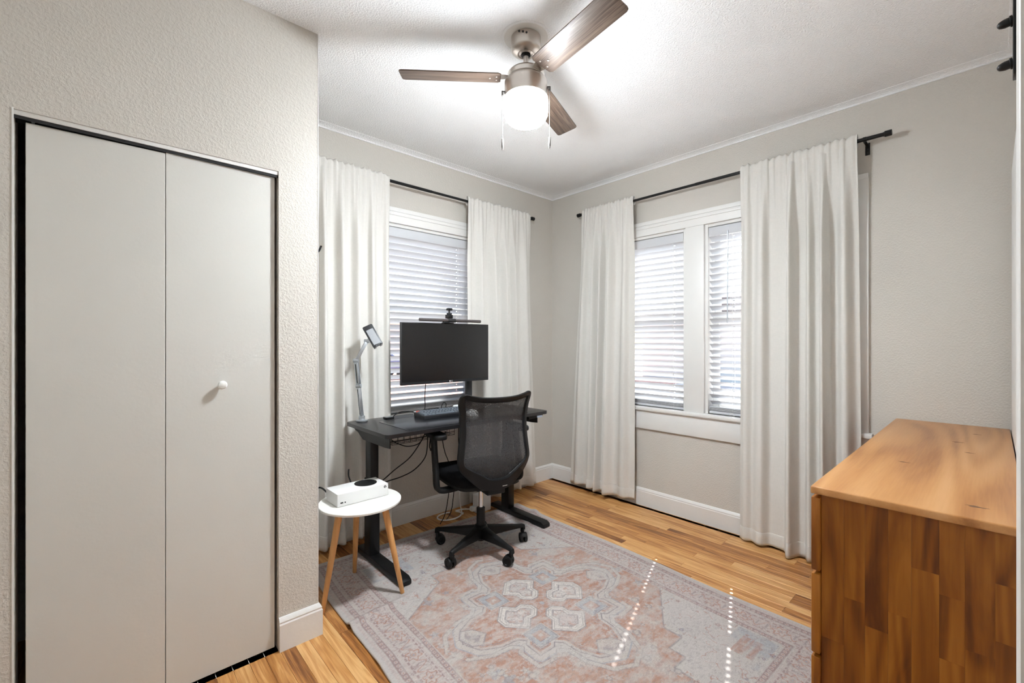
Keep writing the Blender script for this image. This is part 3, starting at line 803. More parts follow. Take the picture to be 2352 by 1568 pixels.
obj('plinth', box(B(), CXa + 0.02, CXb - 0.02, CYb_ - 0.03, CYb_ - 0.012, 0.0, 0.155), M['pine'], dr, smooth=0)
# glued staves of the end panel
rs = random.Random(4)
yy = CYa; 
widths = [0.047, 0.050, 0.045, 0.052, 0.046, 0.049, 0.047, 0.053]
k_ = (CYb_ - CYa) / sum(widths)
for wv in widths:
    wv *= k_; z = 0.0; first = True
    while z < DZ - TTH - 0.001:
        L = rs.uniform(0.12, 0.34) if not first else rs.uniform(0.06, 0.30)
        if DZ - TTH - (z + L) < 0.09: L = DZ - TTH - z
        bm = box(B(), CXa - 0.0004, CXa + 0.002, yy + 0.00012, yy + wv - 0.00012, z + 0.00012, z + L - 0.00012)
        obj('stave', bm, M['pine'], sp, smooth=0, origin=(CXa, yy + wv / 2, z + L / 2))
        z += L; first = False
    yy += wv
# drawers: three rows of two
zr = [(0.656, 0.868), (0.416, 0.646), (0.172, 0.406)]
xm = (DX0 + DX1) / 2
for (za, zb_) in zr:
    for (xa, xb) in ((DX0 + 0.004, xm - 0.004), (xm + 0.004, DX1 - 0.006)):
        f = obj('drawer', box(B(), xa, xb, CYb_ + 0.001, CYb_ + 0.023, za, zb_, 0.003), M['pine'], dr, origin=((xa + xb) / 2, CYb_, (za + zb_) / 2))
        for q in (0.25, 0.75):
            bm = lathe(B(), [(0.008, 0), (0.008, 0.010), (0.016, 0.016), (0.017, 0.022), (0.010, 0.027), (0, 0.028)], 16, M=T(xa + (xb - xa) * q, CYb_ + 0.023, (za + zb_) / 2) @ RX(-PI / 2))
            obj('knob', bm, M['pine'], f)

# ---------------------------------------------------------------- rug
RUX, RUY, RUA = 1.612, 1.532, -0.045
HXr, HYr = 0.800, 1.120
rug = thing('rug', 'faded pink and cream oriental rug under the desk chair', 'rug', (RUX, RUY, 0), RUA)
STEP = 0.003
nx = int(2 * HXr / STEP) + 1; ny = int(2 * HYr / STEP) + 1
gx, gy = np.meshgrid(np.linspace(-HXr, HXr, nx), np.linspace(-HYr, HYr, ny))
nrs = np.random.RandomState(5)
def vnoise(xx, yy, sx, sy, seed):
    r = np.random.RandomState(seed); g = r.rand(256, 256)
    u = xx * sx + 40.3; v = yy * sy + 61.7
    i = np.floor(u).astype(int); j = np.floor(v).astype(int); fu = u - i; fv = v - j
    fu = fu * fu * (3 - 2 * fu); fv = fv * fv * (3 - 2 * fv)
    a = g[j % 256, i % 256]; b = g[j % 256, (i + 1) % 256]; c = g[(j + 1) % 256, i % 256]; d = g[(j + 1) % 256, (i + 1) % 256]
    return (a * (1 - fu) + b * fu) * (1 - fv) + (c * (1 - fu) + d * fu) * fv
def fbm(xx, yy, s, seed, sy=None):
    sy = s if sy is None else sy
    return 0.5 * vnoise(xx, yy, s, sy, seed) + 0.3 * vnoise(xx, yy, 2.1 * s, 2.1 * sy, seed + 1) + 0.2 * vnoise(xx, yy, 4.3 * s, 4.3 * sy, seed + 2)
c3 = lambda *a: np.array(lin(*a)[:3])
cream, rust, rustd, guard, blue, grey, pinkc = c3(206, 198, 193), c3(197, 166, 152), c3(188, 143, 124), c3(150, 120, 118), c3(172, 176, 184), c3(160, 152, 152), c3(206, 192, 187)
img = np.zeros((ny, nx, 3)); img[:] = cream
def paint(mask, col, a=1.0):
    m = (np.clip(mask, 0, 1) * a)[..., None]
    img[:] = img * (1 - m) + col * m
ax_, ay_ = np.abs(gx), np.abs(gy)
e = np.minimum(HXr - ax_, HYr - ay_)
sideX = (HXr - ax_) < (HYr - ay_)
par = np.where(sideX, gy, gx)
field = e > 0.222
# rust field with stepped corners
lim = np.where(ax_ > 0.295, 0.30 + (0.585 - ax_) * 0.68, np.where(ax_ > 0.19, 0.585, np.where(ax_ > 0.10, 0.66, 0.74)))
rmask = field & (ay_ < lim)
streak = fbm(gx, gy, 6, 21, 60)
blot = fbm(gx, gy, 9, 31)
paint(rmask.astype(float), rust)
paint(rmask * np.clip((streak - 0.42) * 4, 0, 1), rustd, 0.75)
paint(rmask * np.clip((blot - 0.52) * 5, 0, 1), cream, 0.75)
# spandrel: cream ground, fine branches
sp_ = field & ~rmask
br = np.abs(fbm(gx, gy, 13, 41) - 0.5) < 0.012
paint((sp_ & br).astype(float) * (vnoise(gx, gy, 18, 18, 44) > 0.45), rustd, 0.7)
paint((field & (np.abs(ay_ - lim) < 0.005) & (ax_ < 0.58)).astype(float), grey, 0.7)
paint((field & (ax_ < 0.30) & ((np.abs(ax_ - 0.295) < 0.004) & (ay_ > 0.49) & (ay_ < 0.585) | (np.abs(ax_ - 0.19) < 0.004) & (ay_ > 0.585) & (ay_ < 0.66) | (np.abs(ax_ - 0.10) < 0.004) & (ay_ > 0.66) & (ay_ < 0.74))).astype(float), grey, 0.7)
cb = field & (np.abs(ax_ - 0.45) < 0.12) & (np.abs(ay_ - 0.80) < 0.085)
paint(cb * np.clip((blot - 0.35) * 4, 0, 1), blue, 0.6)
paint((field & (np.abs(ax_ - 0.45) < 0.07) & (np.abs(ay_ - 0.80) < 0.045)) * np.clip((streak - 0.3) * 3, 0, 1), rustd, 0.7)
# medallion from mirrored outlines
def dpoly(pts, closed=False):
    d = np.full(gx.shape, 9.0); n_ = len(pts)
    for i_ in range(n_ if closed else n_ - 1):
        (x0, y0), (x1, y1) = pts[i_], pts[(i_ + 1) % n_]
        dx, dy = x1 - x0, y1 - y0; L2 = dx * dx + dy * dy + 1e-12
        t = np.clip(((ax_ - x0) * dx + (ay_ - y0) * dy) / L2, 0, 1)
        d = np.minimum(d, np.hypot(ax_ - x0 - t * dx, ay_ - y0 - t * dy))
    return d
def inpoly(pts):
    ins = np.zeros(gx.shape, bool); n_ = len(pts); j_ = n_ - 1
    for i_ in range(n_):
        xi, yi = pts[i_]; xj, yj = pts[j_]
        if yi != yj:
            c_ = ((yi > ay_) != (yj > ay_)) & (ax_ < (xj - xi) * (ay_ - yi) / (yj - yi) + xi); ins ^= c_
        j_ = i_
    return ins
bxm, bym = np.abs(gx + gy) * 0.7071, np.abs(gy - gx) * 0.7071
ax_, ay_ = bxm, bym
OUT = [(0, 0.375), (0.06, 0.315), (0.06, 0.285), (0.10, 0.285), (0.16, 0.335), (0.25, 0.365), (0.335, 0.335), (0.365, 0.25), (0.335, 0.16), (0.285, 0.10), (0.285, 0.06), (0.315, 0.06), (0.375, 0.0)]
INP = OUT + [(0, 0)]
ins = inpoly(INP); dO = dpoly(OUT)
paint(((dO < 0.030) & ~ins) * 1.0, cream, 0.85)
paint(((dO < 0.036) & (dO > 0.029) & ~ins) * 1.0, blue, 0.8)
paint((ins & (dO < 0.016)) * 1.0, cream, 0.7)
paint((dO < 0.003) * 1.0, grey, 0.9)
paint((ins & (dO > 0.016)) * 1.0, rust, 0.9)
paint((ins & (dO > 0.016)) * np.clip((streak - 0.40) * 4, 0, 1), rustd, 0.9)
Q = [(0.022, 0.05), (0.05, 0.022), (0.105, 0.022), (0.13, 0.05), (0.205, 0.05), (0.205, 0.165), (0.165, 0.205), (0.05, 0.205), (0.05, 0.13), (0.022, 0.105)]
qi = inpoly(Q); dQ = dpoly(Q, True)
paint(qi * 1.0, c3(226, 217, 210)); paint((dQ < 0.0035) * 1.0, grey, 0.9); paint((qi & (np.abs(dQ - 0.012) < 0.002)) * 1.0, grey, 0.7)
Q2 = [(0.055, 0.055), (0.10, 0.055), (0.12, 0.085), (0.17, 0.085), (0.17, 0.145), (0.145, 0.17), (0.085, 0.17), (0.085, 0.12), (0.055, 0.10)]
q2 = inpoly(Q2); dQ2 = dpoly(Q2, True)
paint((dQ2 < 0.004) * 1.0, grey, 0.85); paint(q2 * np.clip((blot - 0.35) * 3, 0, 1), pinkc, 0.9); paint(q2 * np.clip((fbm(gx, gy, 40, 71) - 0.55) * 8, 0, 1), rust, 0.8)
for (px, py) in ((0, 0.245), (0.245, 0)):
    dm = np.abs(ax_ - px) + np.abs(ay_ - py)
    paint((dm < 0.088) * 1.0, cream, 0.8); paint(((dm < 0.078) & (dm > 0.042)) * 1.0, blue, 0.8); paint((np.abs(dm - 0.08) < 0.003) * 1.0, grey, 0.9); paint((np.abs(dm - 0.042) < 0.003) * 1.0, guard, 0.6); paint((dm < 0.038) * 1.0, rust, 0.9); paint((dm < 0.014) * 1.0, cream, 0.8)
paint((ins & (np.abs(dO - 0.026) < 0.0025)) * 1.0, grey, 0.7)
paint((ins & (np.abs(dO - 0.040) < 0.004)) * (np.abs(np.sin((gx + gy) * 95)) > 0.45), cream, 0.6)
chv = ins & ~qi & (dQ > 0.012) & (dQ < 0.040) & (np.abs(np.sin(dQ * 330 + 5 * np.abs(bxm - bym) * 30)) > 0.90)
paint(chv * 1.0, cream, 0.55)
paint((qi & (dQ > 0.018)) * (np.abs(fbm(gx, gy, 46, 79) - 0.5) < 0.025), grey, 0.6)
# a second, stepped frame round the medallion
OU2 = [(p[0] * 1.13 + (0.012 if p[0] > 0 else 0), p[1] * 1.13 + (0.012 if p[1] > 0 else 0)) for p in OUT]
d2_ = dpoly(OU2); paint((d2_ < 0.009) * (fbm(gx, gy, 12, 83) > 0.36), cream, 0.8); paint((np.abs(d2_ - 0.011) < 0.002) * 1.0, grey, 0.7)
# corner leaves inside the medallion
L1 = [(0.255, 0.245), (0.33, 0.245), (0.345, 0.29), (0.31, 0.355), (0.255, 0.365), (0.235, 0.31)]
l1 = inpoly(L1); paint(l1 * 1.0, cream, 0.8); paint((dpoly(L1, True) < 0.003) * 1.0, grey, 0.8); paint((l1 & (dpoly(L1, True) > 0.022)) * np.clip((fbm(gx, gy, 35, 77) - 0.45) * 6, 0, 1), grey, 0.6)
dc = np.hypot(gx, gy * 0.85); paint((dc < 0.030) * 1.0, rustd, 0.8); paint((dc < 0.012) * 1.0, blue, 0.9)
ax_, ay_ = np.abs(gx), np.abs(gy)
# border bands
inB = (e > 0.018) & (e <= 0.222)
paint(inB * 1.0, pinkc)
cells = np.floor(par / 0.024); fp = par / 0.024 - cells
for (b0, b1) in ((0.036, 0.068), (0.192, 0.222)):
    band = (e > b0) & (e < b1)
    paint(band * 1.0, guard, 0.62)
    cc = (b0 + b1) / 2
    motif = band & (np.hypot((fp - 0.5) * 0.024, (e - cc)) < 0.0085)
    paint(motif * 1.0, pinkc, 0.85); paint((band & (np.hypot((fp - 0.5) * 0.024, (e - cc)) < 0.0035)) * 1.0, rustd, 0.8)
    paint(((np.abs(e - b0) < 0.003) | (np.abs(e - b1) < 0.003)) * 1.0, cream, 0.7)
mb = (e > 0.072) & (e < 0.188)
per = 0.155; fm = (par / per - np.floor(par / per) - 0.5) * per; em = e - 0.130
ros = np.hypot(fm, em); angr = np.arctan2(em, fm)
paint((mb & (np.abs(ros - 0.028 - 0.006 * np.cos(6 * angr)) < 0.0038)) * 1.0, rustd, 0.75)
paint((mb & (ros < 0.012)) * 1.0, rust, 0.8); paint((mb & (ros < 0.005)) * 1.0, blue, 0.9)
fm2 = (par / per - np.floor(par / per + 0.5)) * per
hook = mb & (np.abs(em - 0.028 * np.sin(fm2 * 85)) < 0.0045) & (np.abs(fm2) < 0.042)
paint(hook * 1.0, rustd, 0.65)
hook2 = mb & (np.abs(np.abs(em) - 0.040) < 0.0035) & (np.abs(np.sin(par * 110)) > 0.55)
paint(hook2 * 1.0, guard, 0.55)
sq = mb & (np.abs(np.abs(fm2) - 0.020) < 0.004) & (np.abs(em) < 0.020)
paint(sq * 1.0, grey, 0.55)
vine = mb & (np.abs(fbm(gx, gy, 34, 91) - 0.5) < 0.022)
paint(vine * (vnoise(gx, gy, 25, 25, 95) > 0.35), guard, 0.55)
# flower stamps over field and corners
def stamp(cx_, cy_, r_, c1, c2, pet):
    i0, i1 = int((cx_ - 1.6 * r_ + HXr) / STEP), int((cx_ + 1.6 * r_ + HXr) / STEP) + 1
    j0, j1 = int((cy_ - 1.6 * r_ + HYr) / STEP), int((cy_ + 1.6 * r_ + HYr) / STEP) + 1
    i0, j0 = max(i0, 0), max(j0, 0)
    X_, Y_ = gx[j0:j1, i0:i1] - cx_, gy[j0:j1, i0:i1] - cy_
    R_ = np.hypot(X_, Y_); A_ = np.arctan2(Y_, X_)
    m = (R_ < r_ * (0.75 + 0.35 * np.cos(pet * A_))) & field[j0:j1, i0:i1]
    sub = img[j0:j1, i0:i1]; sub[m] = sub[m] * 0.35 + c1 * 0.65
    m2 = (np.abs(R_ - r_ * 0.5) < r_ * 0.14) & field[j0:j1, i0:i1]; sub[m2] = sub[m2] * 0.4 + c2 * 0.6
for _ in range(170):
    px, py = nrs.uniform(-0.56, 0.56), nrs.uniform(-0.9, 0.9)
    if abs(px) + abs(py) < 0.60 and max(abs(px), abs(py)) < 0.52: continue
    l_ = 0.30 + (0.585 - abs(px)) * 0.68 if abs(px) > 0.295 else (0.585 if abs(px) > 0.19 else (0.66 if abs(px) > 0.1 else 0.74))
    if abs(py) < l_: stamp(px, py, nrs.uniform(0.014, 0.034), cream if nrs.rand() < 0.75 else blue, grey, nrs.randint(3, 6))
    else: stamp(px, py, nrs.uniform(0.009, 0.019), rust if nrs.rand() < 0.7 else blue, guard, nrs.randint(3, 6))
# worn, faded finish
scr = np.abs(fbm(gx, gy, 30, 201) - 0.5) < 0.014
paint((field & scr) * (vnoise(gx, gy, 14, 14, 205) > 0.4), grey, 0.5)
scr2 = np.abs(fbm(gx, gy, 42, 211) - 0.47) < 0.016
paint((rmask & scr2) * (vnoise(gx, gy, 11, 11, 215) > 0.5), cream, 0.6)
paint(rmask * np.clip((fbm(gx, gy, 16, 221, 30) - 0.5) * 5, 0, 1), cream, 0.5)
fade = fbm(gx, gy, 45, 111); fade2 = fbm(gx, gy, 7, 121)
paint(np.clip((fade - 0.5) * 3.2, 0, 0.55), cream, 0.8)
paint(np.clip((fbm(gx, gy, 70, 131, 160) - 0.56) * 4, 0, 0.5), grey, 0.55)
img *= (0.95 + 0.10 * fbm(gx, gy, 5, 141)[..., None]) * (0.94 + 0.12 * nrs.rand(ny, nx)[..., None])
paint((e <= 0.012) * 1.0, cream)
img *= 0.74
# height: folds in the rug
ca_, sa_ = math.cos(RUA), math.sin(RUA)
def rug_z(lx, ly):
    wx = RUX + lx * ca_ - ly * sa_; wy = RUY + lx * sa_ + ly * ca_
    z = 0.011 + 0 * wx
    z = z + 0.020 * np.exp(-((wy - 2.005 - 0.10 * (wx - 0.87)) / 0.024) ** 2) * np.clip((1.34 - wx) / 0.42, 0, 1)
    z = z + 0.016 * np.exp(-((wy - 2.36 - 0.6 * (wx - 2.4)) / 0.035) ** 2) * np.clip((wx - 2.10) / 0.3, 0, 1) * (wx > 2.1)
    z = z + 0.006 * np.exp(-((wy - 1.70) / 0.05) ** 2) * np.clip((1.1 - wx) / 0.3, 0, 1)
    return z
zz = rug_z(gx, gy)
wav = 0.008 * np.exp(-((HXr - gx) / 0.3) ** 2) * np.sin(gy * 5.0 + 1.0) + 0.006 * np.exp(-((HXr + gx) / 0.25) ** 2) * np.sin(gy * 6.5 + 0.4)
vx = gx + wav
co = np.stack([vx, gy, zz], -1).reshape(-1, 3)
idx = np.arange(nx * ny).reshape(ny, nx)
quads = np.stack([idx[:-1, :-1], idx[:-1, 1:], idx[1:, 1:], idx[1:, :-1]], -1).reshape(-1, 4)
me = bpy.data.meshes.new('pile')
me.vertices.add(len(co)); me.vertices.foreach_set('co', co.astype(np.float32).ravel())
me.loops.add(quads.size); me.loops.foreach_set('vertex_index', quads.astype(np.int32).ravel())
me.polygons.add(len(quads)); me.polygons.foreach_set('loop_start', np.arange(0, quads.size, 4, dtype=np.int32))
me.polygons.foreach_set('use_smooth', np.ones(len(quads), bool))
me.update(calc_edges=True)
at = me.color_attributes.new('dye', 'FLOAT_COLOR', 'POINT')
at.data.foreach_set('color', np.concatenate([img.reshape(-1, 3), np.ones((nx * ny, 1))], 1).astype(np.float32).ravel())
mr_, n_, l_, p_ = newmat('woven_rug')
p_.inputs['Roughness'].default_value = 0.95; p_.inputs['Specular IOR Level'].default_value = 0.1
va = n_.new('ShaderNodeVertexColor'); va.layer_name = 'dye'
tc = n_.new('ShaderNodeTexCoord')
vm = n_.new('ShaderNodeVectorMath'); vm.operation = 'MULTIPLY'; vm.inputs[1].default_value = (60, 420, 1); l_.new(tc.outputs['Object'], vm.inputs[0])
nz = n_.new('ShaderNodeTexNoise'); nz.inputs['Scale'].default_value = 1.0; nz.inputs['Detail'].default_value = 2; l_.new(vm.outputs[0], nz.inputs['Vector'])
mrr = n_.new('ShaderNodeMapRange'); mrr.inputs[1].default_value = 0.3; mrr.inputs[2].default_value = 0.7; mrr.inputs[3].default_value = 0.88; mrr.inputs[4].default_value = 1.08; l_.new(nz.outputs[0], mrr.inputs[0])
mxx = n_.new('ShaderNodeMix'); mxx.data_type = 'RGBA'; mxx.blend_type = 'MULTIPLY'; mxx.inputs[0].default_value = 1.0
l_.new(va.outputs[0], mxx.inputs[6]); l_.new(mrr.outputs[0], mxx.inputs[7]); l_.new(mxx.outputs[2], p_.inputs['Base Color'])
bpn = n_.new('ShaderNodeBump'); bpn.inputs['Strength'].default_value = 0.5; bpn.inputs['Distance'].default_value = 0.001; l_.new(nz.outputs[0], bpn.inputs['Height']); l_.new(bpn.outputs[0], p_.inputs['Normal'])
me.materials.append(mr_)
pile = bpy.data.objects.new('pile', me); COL.objects.link(pile); pile.parent = rug
# bound edge following the folds
edge = [(HXr * 0 + vx[j, 0], gy[j, 0], zz[j, 0]) for j in range(0, ny, 6)] + [(vx[-1, i_], gy[-1, i_], zz[-1, i_]) for i_ in range(0, nx, 6)] + \
       [(vx[j, -1], gy[j, -1], zz[j, -1]) for j in range(ny - 1, -1, -6)] + [(vx[0, i_], gy[0, i_], zz[0, i_]) for i_ in range(nx - 1, -1, -6)]
bm = tube(B(), [(p[0], p[1], p[2] - 0.0052) for p in edge], 0.0056, 8, closed=True)
obj('bound_edge', bm, M['binding'], rug, w=False, smooth=60)
RZT = 0.0115   # top of the flat rug

# ---------------------------------------------------------------- desk
TX0, TX1, TY0, TY1, TZ = 1.112, 2.385, 2.200, 2.755, 0.816
dk = thing('standing_desk', 'black height-adjustable desk below the window', 'desk', (1.73, 2.48, 0))
obj('desktop', prism(B(), rrect(TX0, TX1, TY0, TY1, 0.028, 6), TZ - 0.022, TZ, bev=0.0025), M['desk_top'], dk)
FX0, FX1 = 1.185, 2.285       # leg frame centres
CYc = 2.535
for fx in (FX0, FX1):
    o_ = obj('column', box(B(), fx - 0.030, fx + 0.030, CYc - 0.042, CYc + 0.042, 0.045, 0.50, 0.004), M['black_metal'], dk)
    obj('column_slide', box(B(), fx - 0.025, fx + 0.025, CYc - 0.036, CYc + 0.036, 0.50, TZ - 0.055, 0.003), M['black_metal'], dk)
    Yf, Yb_ = 2.125, 2.70
    zf = RZT + 0.005
    bm = B()
    prof = [(Yf, zf), (Yb_, zf), (Yb_, zf + 0.022), (Yb_ - 0.02, zf + 0.034), (Yf + 0.025, zf + 0.034), (Yf, zf + 0.020)]
    prism(bm, prof, -0.033, 0.033, M=T(fx, 0, 0) @ Matrix(((0, 0, 1, 0), (1, 0, 0, 0), (0, 1, 0, 0), (0, 0, 0, 1))), bev=0.002)
    ft = obj('foot', bm, M['black_metal'], dk)
    bm = B()
    for yv in (Yf + 0.05, Yb_ - 0.08): lathe(bm, [(0.018, RZT - 0.0005), (0.018, zf + 0.001)], 16, M=T(fx, yv, 0))
    obj('levelling_pad', bm, M['rubber'], ft)
    # curved side bracket under the top
    bp_ = [(2.245, TZ - 0.0225), (2.72, TZ - 0.0225), (2.72, TZ - 0.040), (2.70, TZ - 0.048), (2.66, TZ - 0.056), (2.63, TZ - 0.072), (2.59, TZ - 0.090), (2.30, TZ - 0.090), (2.245, TZ - 0.086)]
    prism(B(), bp_, 0, 1).free()
    bm = prism(B(), bp_, -0.0025, 0.0025, M=T(fx - (0.030 if fx < 1.7 else -0.030), 0, 0) @ Matrix(((0, 0, 1, 0), (1, 0, 0, 0), (0, 1, 0, 0), (0, 0, 0, 1))))
    box(bm, fx - 0.030, fx + 0.030, 2.28, 2.70, TZ - 0.026, TZ - 0.0225)
    obj('side_bracket', bm, M['black_metal'], dk, smooth=30)
bm = B(); box(bm, FX0, FX1, CYc - 0.030, CYc - 0.018, TZ - 0.060, TZ - 0.024); box(bm, FX0, FX1, CYc + 0.018, CYc + 0.030, TZ - 0.060, TZ - 0.024)
obj('crossbar', bm, M['black_metal'], dk)
# wire cable tray
bm = B(); wr = 0.0016
ta0, ta1 = 1.25, 1.70; ty0, ty1 = 2.41, 2.495; tz0, tz1 = TZ - 0.110, TZ - 0.024
for k in range(12):
    xx = ta0 + (ta1 - ta0) * k / 11
    tube(bm, [(xx, ty0, tz1), (xx, ty0, tz0), (xx, ty1, tz0), (xx, ty1, tz1)], wr, 5)
for yv, zv in ((ty0, tz0 + 0.045), (ty0, tz0 + 0.02), (ty0, tz0), (ty0 + 0.035, tz0), (ty0 + 0.07, tz0), (ty1, tz0), (ty1, tz0 + 0.03)):
    tube(bm, [(ta0, yv, zv), (ta1, yv, zv)], wr, 5)
obj('cable_tray', bm, M['black_metal'], dk)
cp = obj('control_panel', prism(B(), [(2.19, TZ - 0.0225), (2.34, TZ - 0.0225), (2.33, TZ - 0.040), (2.20, TZ - 0.046)], 0, 0.05, M=T(0, 2.262, 0) @ RX(PI / 2) @ T(0, 0, 0.0), bev=0.002), M['black_plastic'], dk)
obj('control_buttons', box(B(), 2.275, 2.325, 2.205, 2.2125, TZ - 0.040, TZ - 0.027, 0.001), plain('pale_blue_buttons', lin(190, 205, 225), 0.3), cp)

tag(obj('desk_mat', prism(B(), rrect(1.257, 2.21, 2.226, 2.605, 0.02, 5), TZ, TZ + 0.003, bev=0.001), M['mat'], None, origin=(1.73, 2.41, TZ)), 'thin black mat lying along the front of the desk', 'desk mat')
TM = TZ + 0.003

# keyboard
kb = thing('keyboard', 'dark mechanical keyboard with grey keys and a red escape key', 'keyboard', (1.695, 2.535, TM), math.radians(-2.5))
bm = prism(B(), [(-0.068, 0.004), (-0.066, 0.0), (0.066, 0.0), (0.070, 0.010), (0.070, 0.030), (0.062, 0.032), (-0.066, 0.019), (-0.070, 0.016)], -0.183, 0.183, M=Matrix(((0, 0, 1, 0), (1, 0, 0, 0), (0, 1, 0, 0), (0, 0, 0, 1))), bev=0.0015)
obj('case', bm, M['dark_plastic'], kb, w=False)
bm = B(); bmr = B()
ktilt = math.atan2(0.013, 0.13)
rows = [[1] * 15, [1] * 13 + [2], [1.5] + [1] * 12 + [1.5], [1.75] + [1] * 11 + [2.25], [2.25] + [1] * 10 + [1.75, 1], [1.25, 1.25, 1.25, 6.25, 1, 1, 1, 1, 1]]
for r_i, row in enumerate(rows):
    u0 = 0.0; yv = 0.052 - r_i * 0.0195
    tot = sum(row); kx_u = 0.350 / tot
    for k_i, wv in enumerate(row):
        x0 = -0.175 + u0 * kx_u; x1 = x0 + wv * kx_u
        zb = 0.0255 + 0.10 * yv
        tgt = bmr if (r_i == 0 and k_i == 0) or (r_i == 3 and k_i == len(row) - 1) else bm
        Mk = T(0, 0, zb)
        vb = [tgt.verts.new((xx, yy_, zb)) for xx, yy_ in ((x0 + .0008, yv - .0088), (x1 - .0008, yv - .0088), (x1 - .0008, yv + .0088), (x0 + .0008, yv + .0088))]
        vt = [tgt.verts.new((xx, yy_, zb + 0.0085)) for xx, yy_ in ((x0 + .003, yv - .006), (x1 - .003, yv - .006), (x1 - .003, yv + .0075), (x0 + .003, yv + .0075))]
        tgt.faces.new(vt); tgt.faces.new(vb[::-1])
        for q in range(4): tgt.faces.new((vb[q], vb[(q + 1) % 4], vt[(q + 1) % 4], vt[q]))
        u0 += wv
kc = obj('keycaps', bm, M['keycap'], kb, w=False, smooth=0); kc['kind'] = 'stuff'
obj('red_keys', bmr, M['red_key'], kb, w=False, smooth=0)['label'] = 'red escape and enter keys'

# pen on a white pad behind the keyboard, charger puck, mouse, small hub
pd = thing('touchpad', 'flat white pad with a dark pen on top, behind the keyboard', 'touchpad', (1.70, 2.665, TZ))
obj('pad', prism(B(), rrect(1.56, 1.84, 2.630, 2.705, 0.012, 4), TZ, TZ + 0.022, bev=0.003), M['white_plastic'], pd)
tag(obj('stylus', tube(B(), [(1.62, 2.66, TZ + 0.0295), (1.74, 2.665, TZ + 0.0295), (1.75, 2.6655, TZ + 0.0285)], [0.007, 0.007, 0.004], 10), M['black_plastic'], None), 'dark pen lying on the flat white pad', 'pen')
tag(obj('charging_puck', lathe(B(), [(0.0, TZ + 0.001), (0.040, TZ + 0.001), (0.044, TZ + 0.006), (0.044, TZ + 0.028), (0.038, TZ + 0.034), (0, TZ + 0.035)], 32, M=T(1.925, 2.675, 0)), M['white_plastic'], None), 'round white puck on the desk beside the monitor pole', 'charger')
ms = thing('computer_mouse', 'white computer mouse on the desk mat, right of the keyboard', 'mouse', (1.835, 2.395, TM))
bm = B(); bmesh.ops.create_uvsphere(bm, u_segments=28, v_segments=16, radius=1.0)
for v in bm.verts: v.co = Vector((v.co.x * 0.036, v.co.y * 0.060, max(v.co.z, -0.02) * (0.042 if v.co.y < 0.3 else 0.036)))
for v in bm.verts: v.co.z += 0.001
obj('shell', bm, M['white_plastic'], ms, w=False, smooth=60)
obj('scroll_wheel', lathe(B(), [(0.0, -0.004), (0.010, -0.004), (0.011, 0), (0.010, 0.004), (0, 0.004)], 16, M=T(0, 0.034, 0.030) @ RY(PI / 2)), M['dark_plastic'], ms, w=False)
hb = thing('usb_hub', 'small black square hub at the back left of the desk', 'usb hub', (1.365, 2.675, TZ))
obj('hub_body', prism(B(), rrect(1.335, 1.395, 2.652, 2.698, 0.006, 4), TZ, TZ + 0.012, bev=0.002), M['black_plastic'], hb)
obj('hub_top', prism(B(), rrect(1.340, 1.390, 2.657, 2.693, 0.005, 4), TZ + 0.012, TZ + 0.0132), M['silver'], hb)

# ---------------------------------------------------------------- monitor
MXa, MXb, MY, MZ0, MZ1 = 1.427, 2.138, 2.615, 1.030, 1.448
ANG = math.atan2(-0.035, 0.71)
mon = thing('computer_monitor', 'large black flat monitor, screen off, in front of the window', 'monitor', ((MXa + MXb) / 2, MY, TZ), ANG)
MW = 0.711; h0 = MZ0 - TZ; h1 = MZ1 - TZ
obj('bezel', box(B(), -MW / 2, MW / 2, -0.010, 0.014, h0, h1, 0.003), M['dark_plastic'], mon, w=False)
obj('screen', box(B(), -MW / 2 + 0.004, MW / 2 - 0.004, -0.0108, -0.0098, h0 + 0.020, h1 - 0.004), M['screen'], mon, w=False, smooth=0)
obj('back_housing', prism(B(), rrect(-0.26, 0.26, h0 + 0.05, h1 - 0.08, 0.03, 5), 0.0, 0.035, M=T(0, 0.014, 0) @ Matrix(((1, 0, 0, 0), (0, 0, 1, 0), (0, 1, 0, 0), (0, 0, 0, 1))), bev=0.008), M['dark_plastic'], mon, w=False)
lg = inst('logo_text', text_mesh('LG', 0.014, M['print_white']), mon, (0.030, -0.0104, h0 + 0.0105), (PI / 2, 0, 0))
obj('logo_mark', lathe(B(), [(0.0, 0.0), (0.0052, 0.0), (0.0052, 0.0005), (0, 0.0005)], 20, M=T(0.016, -0.0101, h0 + 0.0105) @ RX(PI / 2)), M['print_white'], mon, w=False)
# pole stand (in the monitor's frame)
pxl = 0.238; pyl = 0.085
obj('stand_pole', lathe(B(), [(0.0275, 0.012), (0.0275, 0.33), (0.025, 0.335), (0, 0.335)], 28, M=T(pxl, pyl, 0)), M['dark_plastic'], mon, w=False)
obj('stand_base', lathe(B(), [(0.0, 0.0), (0.048, 0.0), (0.048, 0.010), (0.044, 0.013), (0, 0.013)], 32, M=T(pxl, pyl, 0)), M['dark_plastic'], mon, w=False)
bm = B(); tube(bm, [(pxl, pyl, 0.30), (pxl - 0.10, pyl + 0.004, 0.31), (pxl - 0.20, pyl - 0.01, 0.32), (0.0, 0.055, 0.32)], 0.016, 12); box(bm, -0.055, 0.055, 0.046, 0.056, 0.265, 0.375, 0.003)
obj('stand_arm', bm, M['dark_plastic'], mon, w=False)

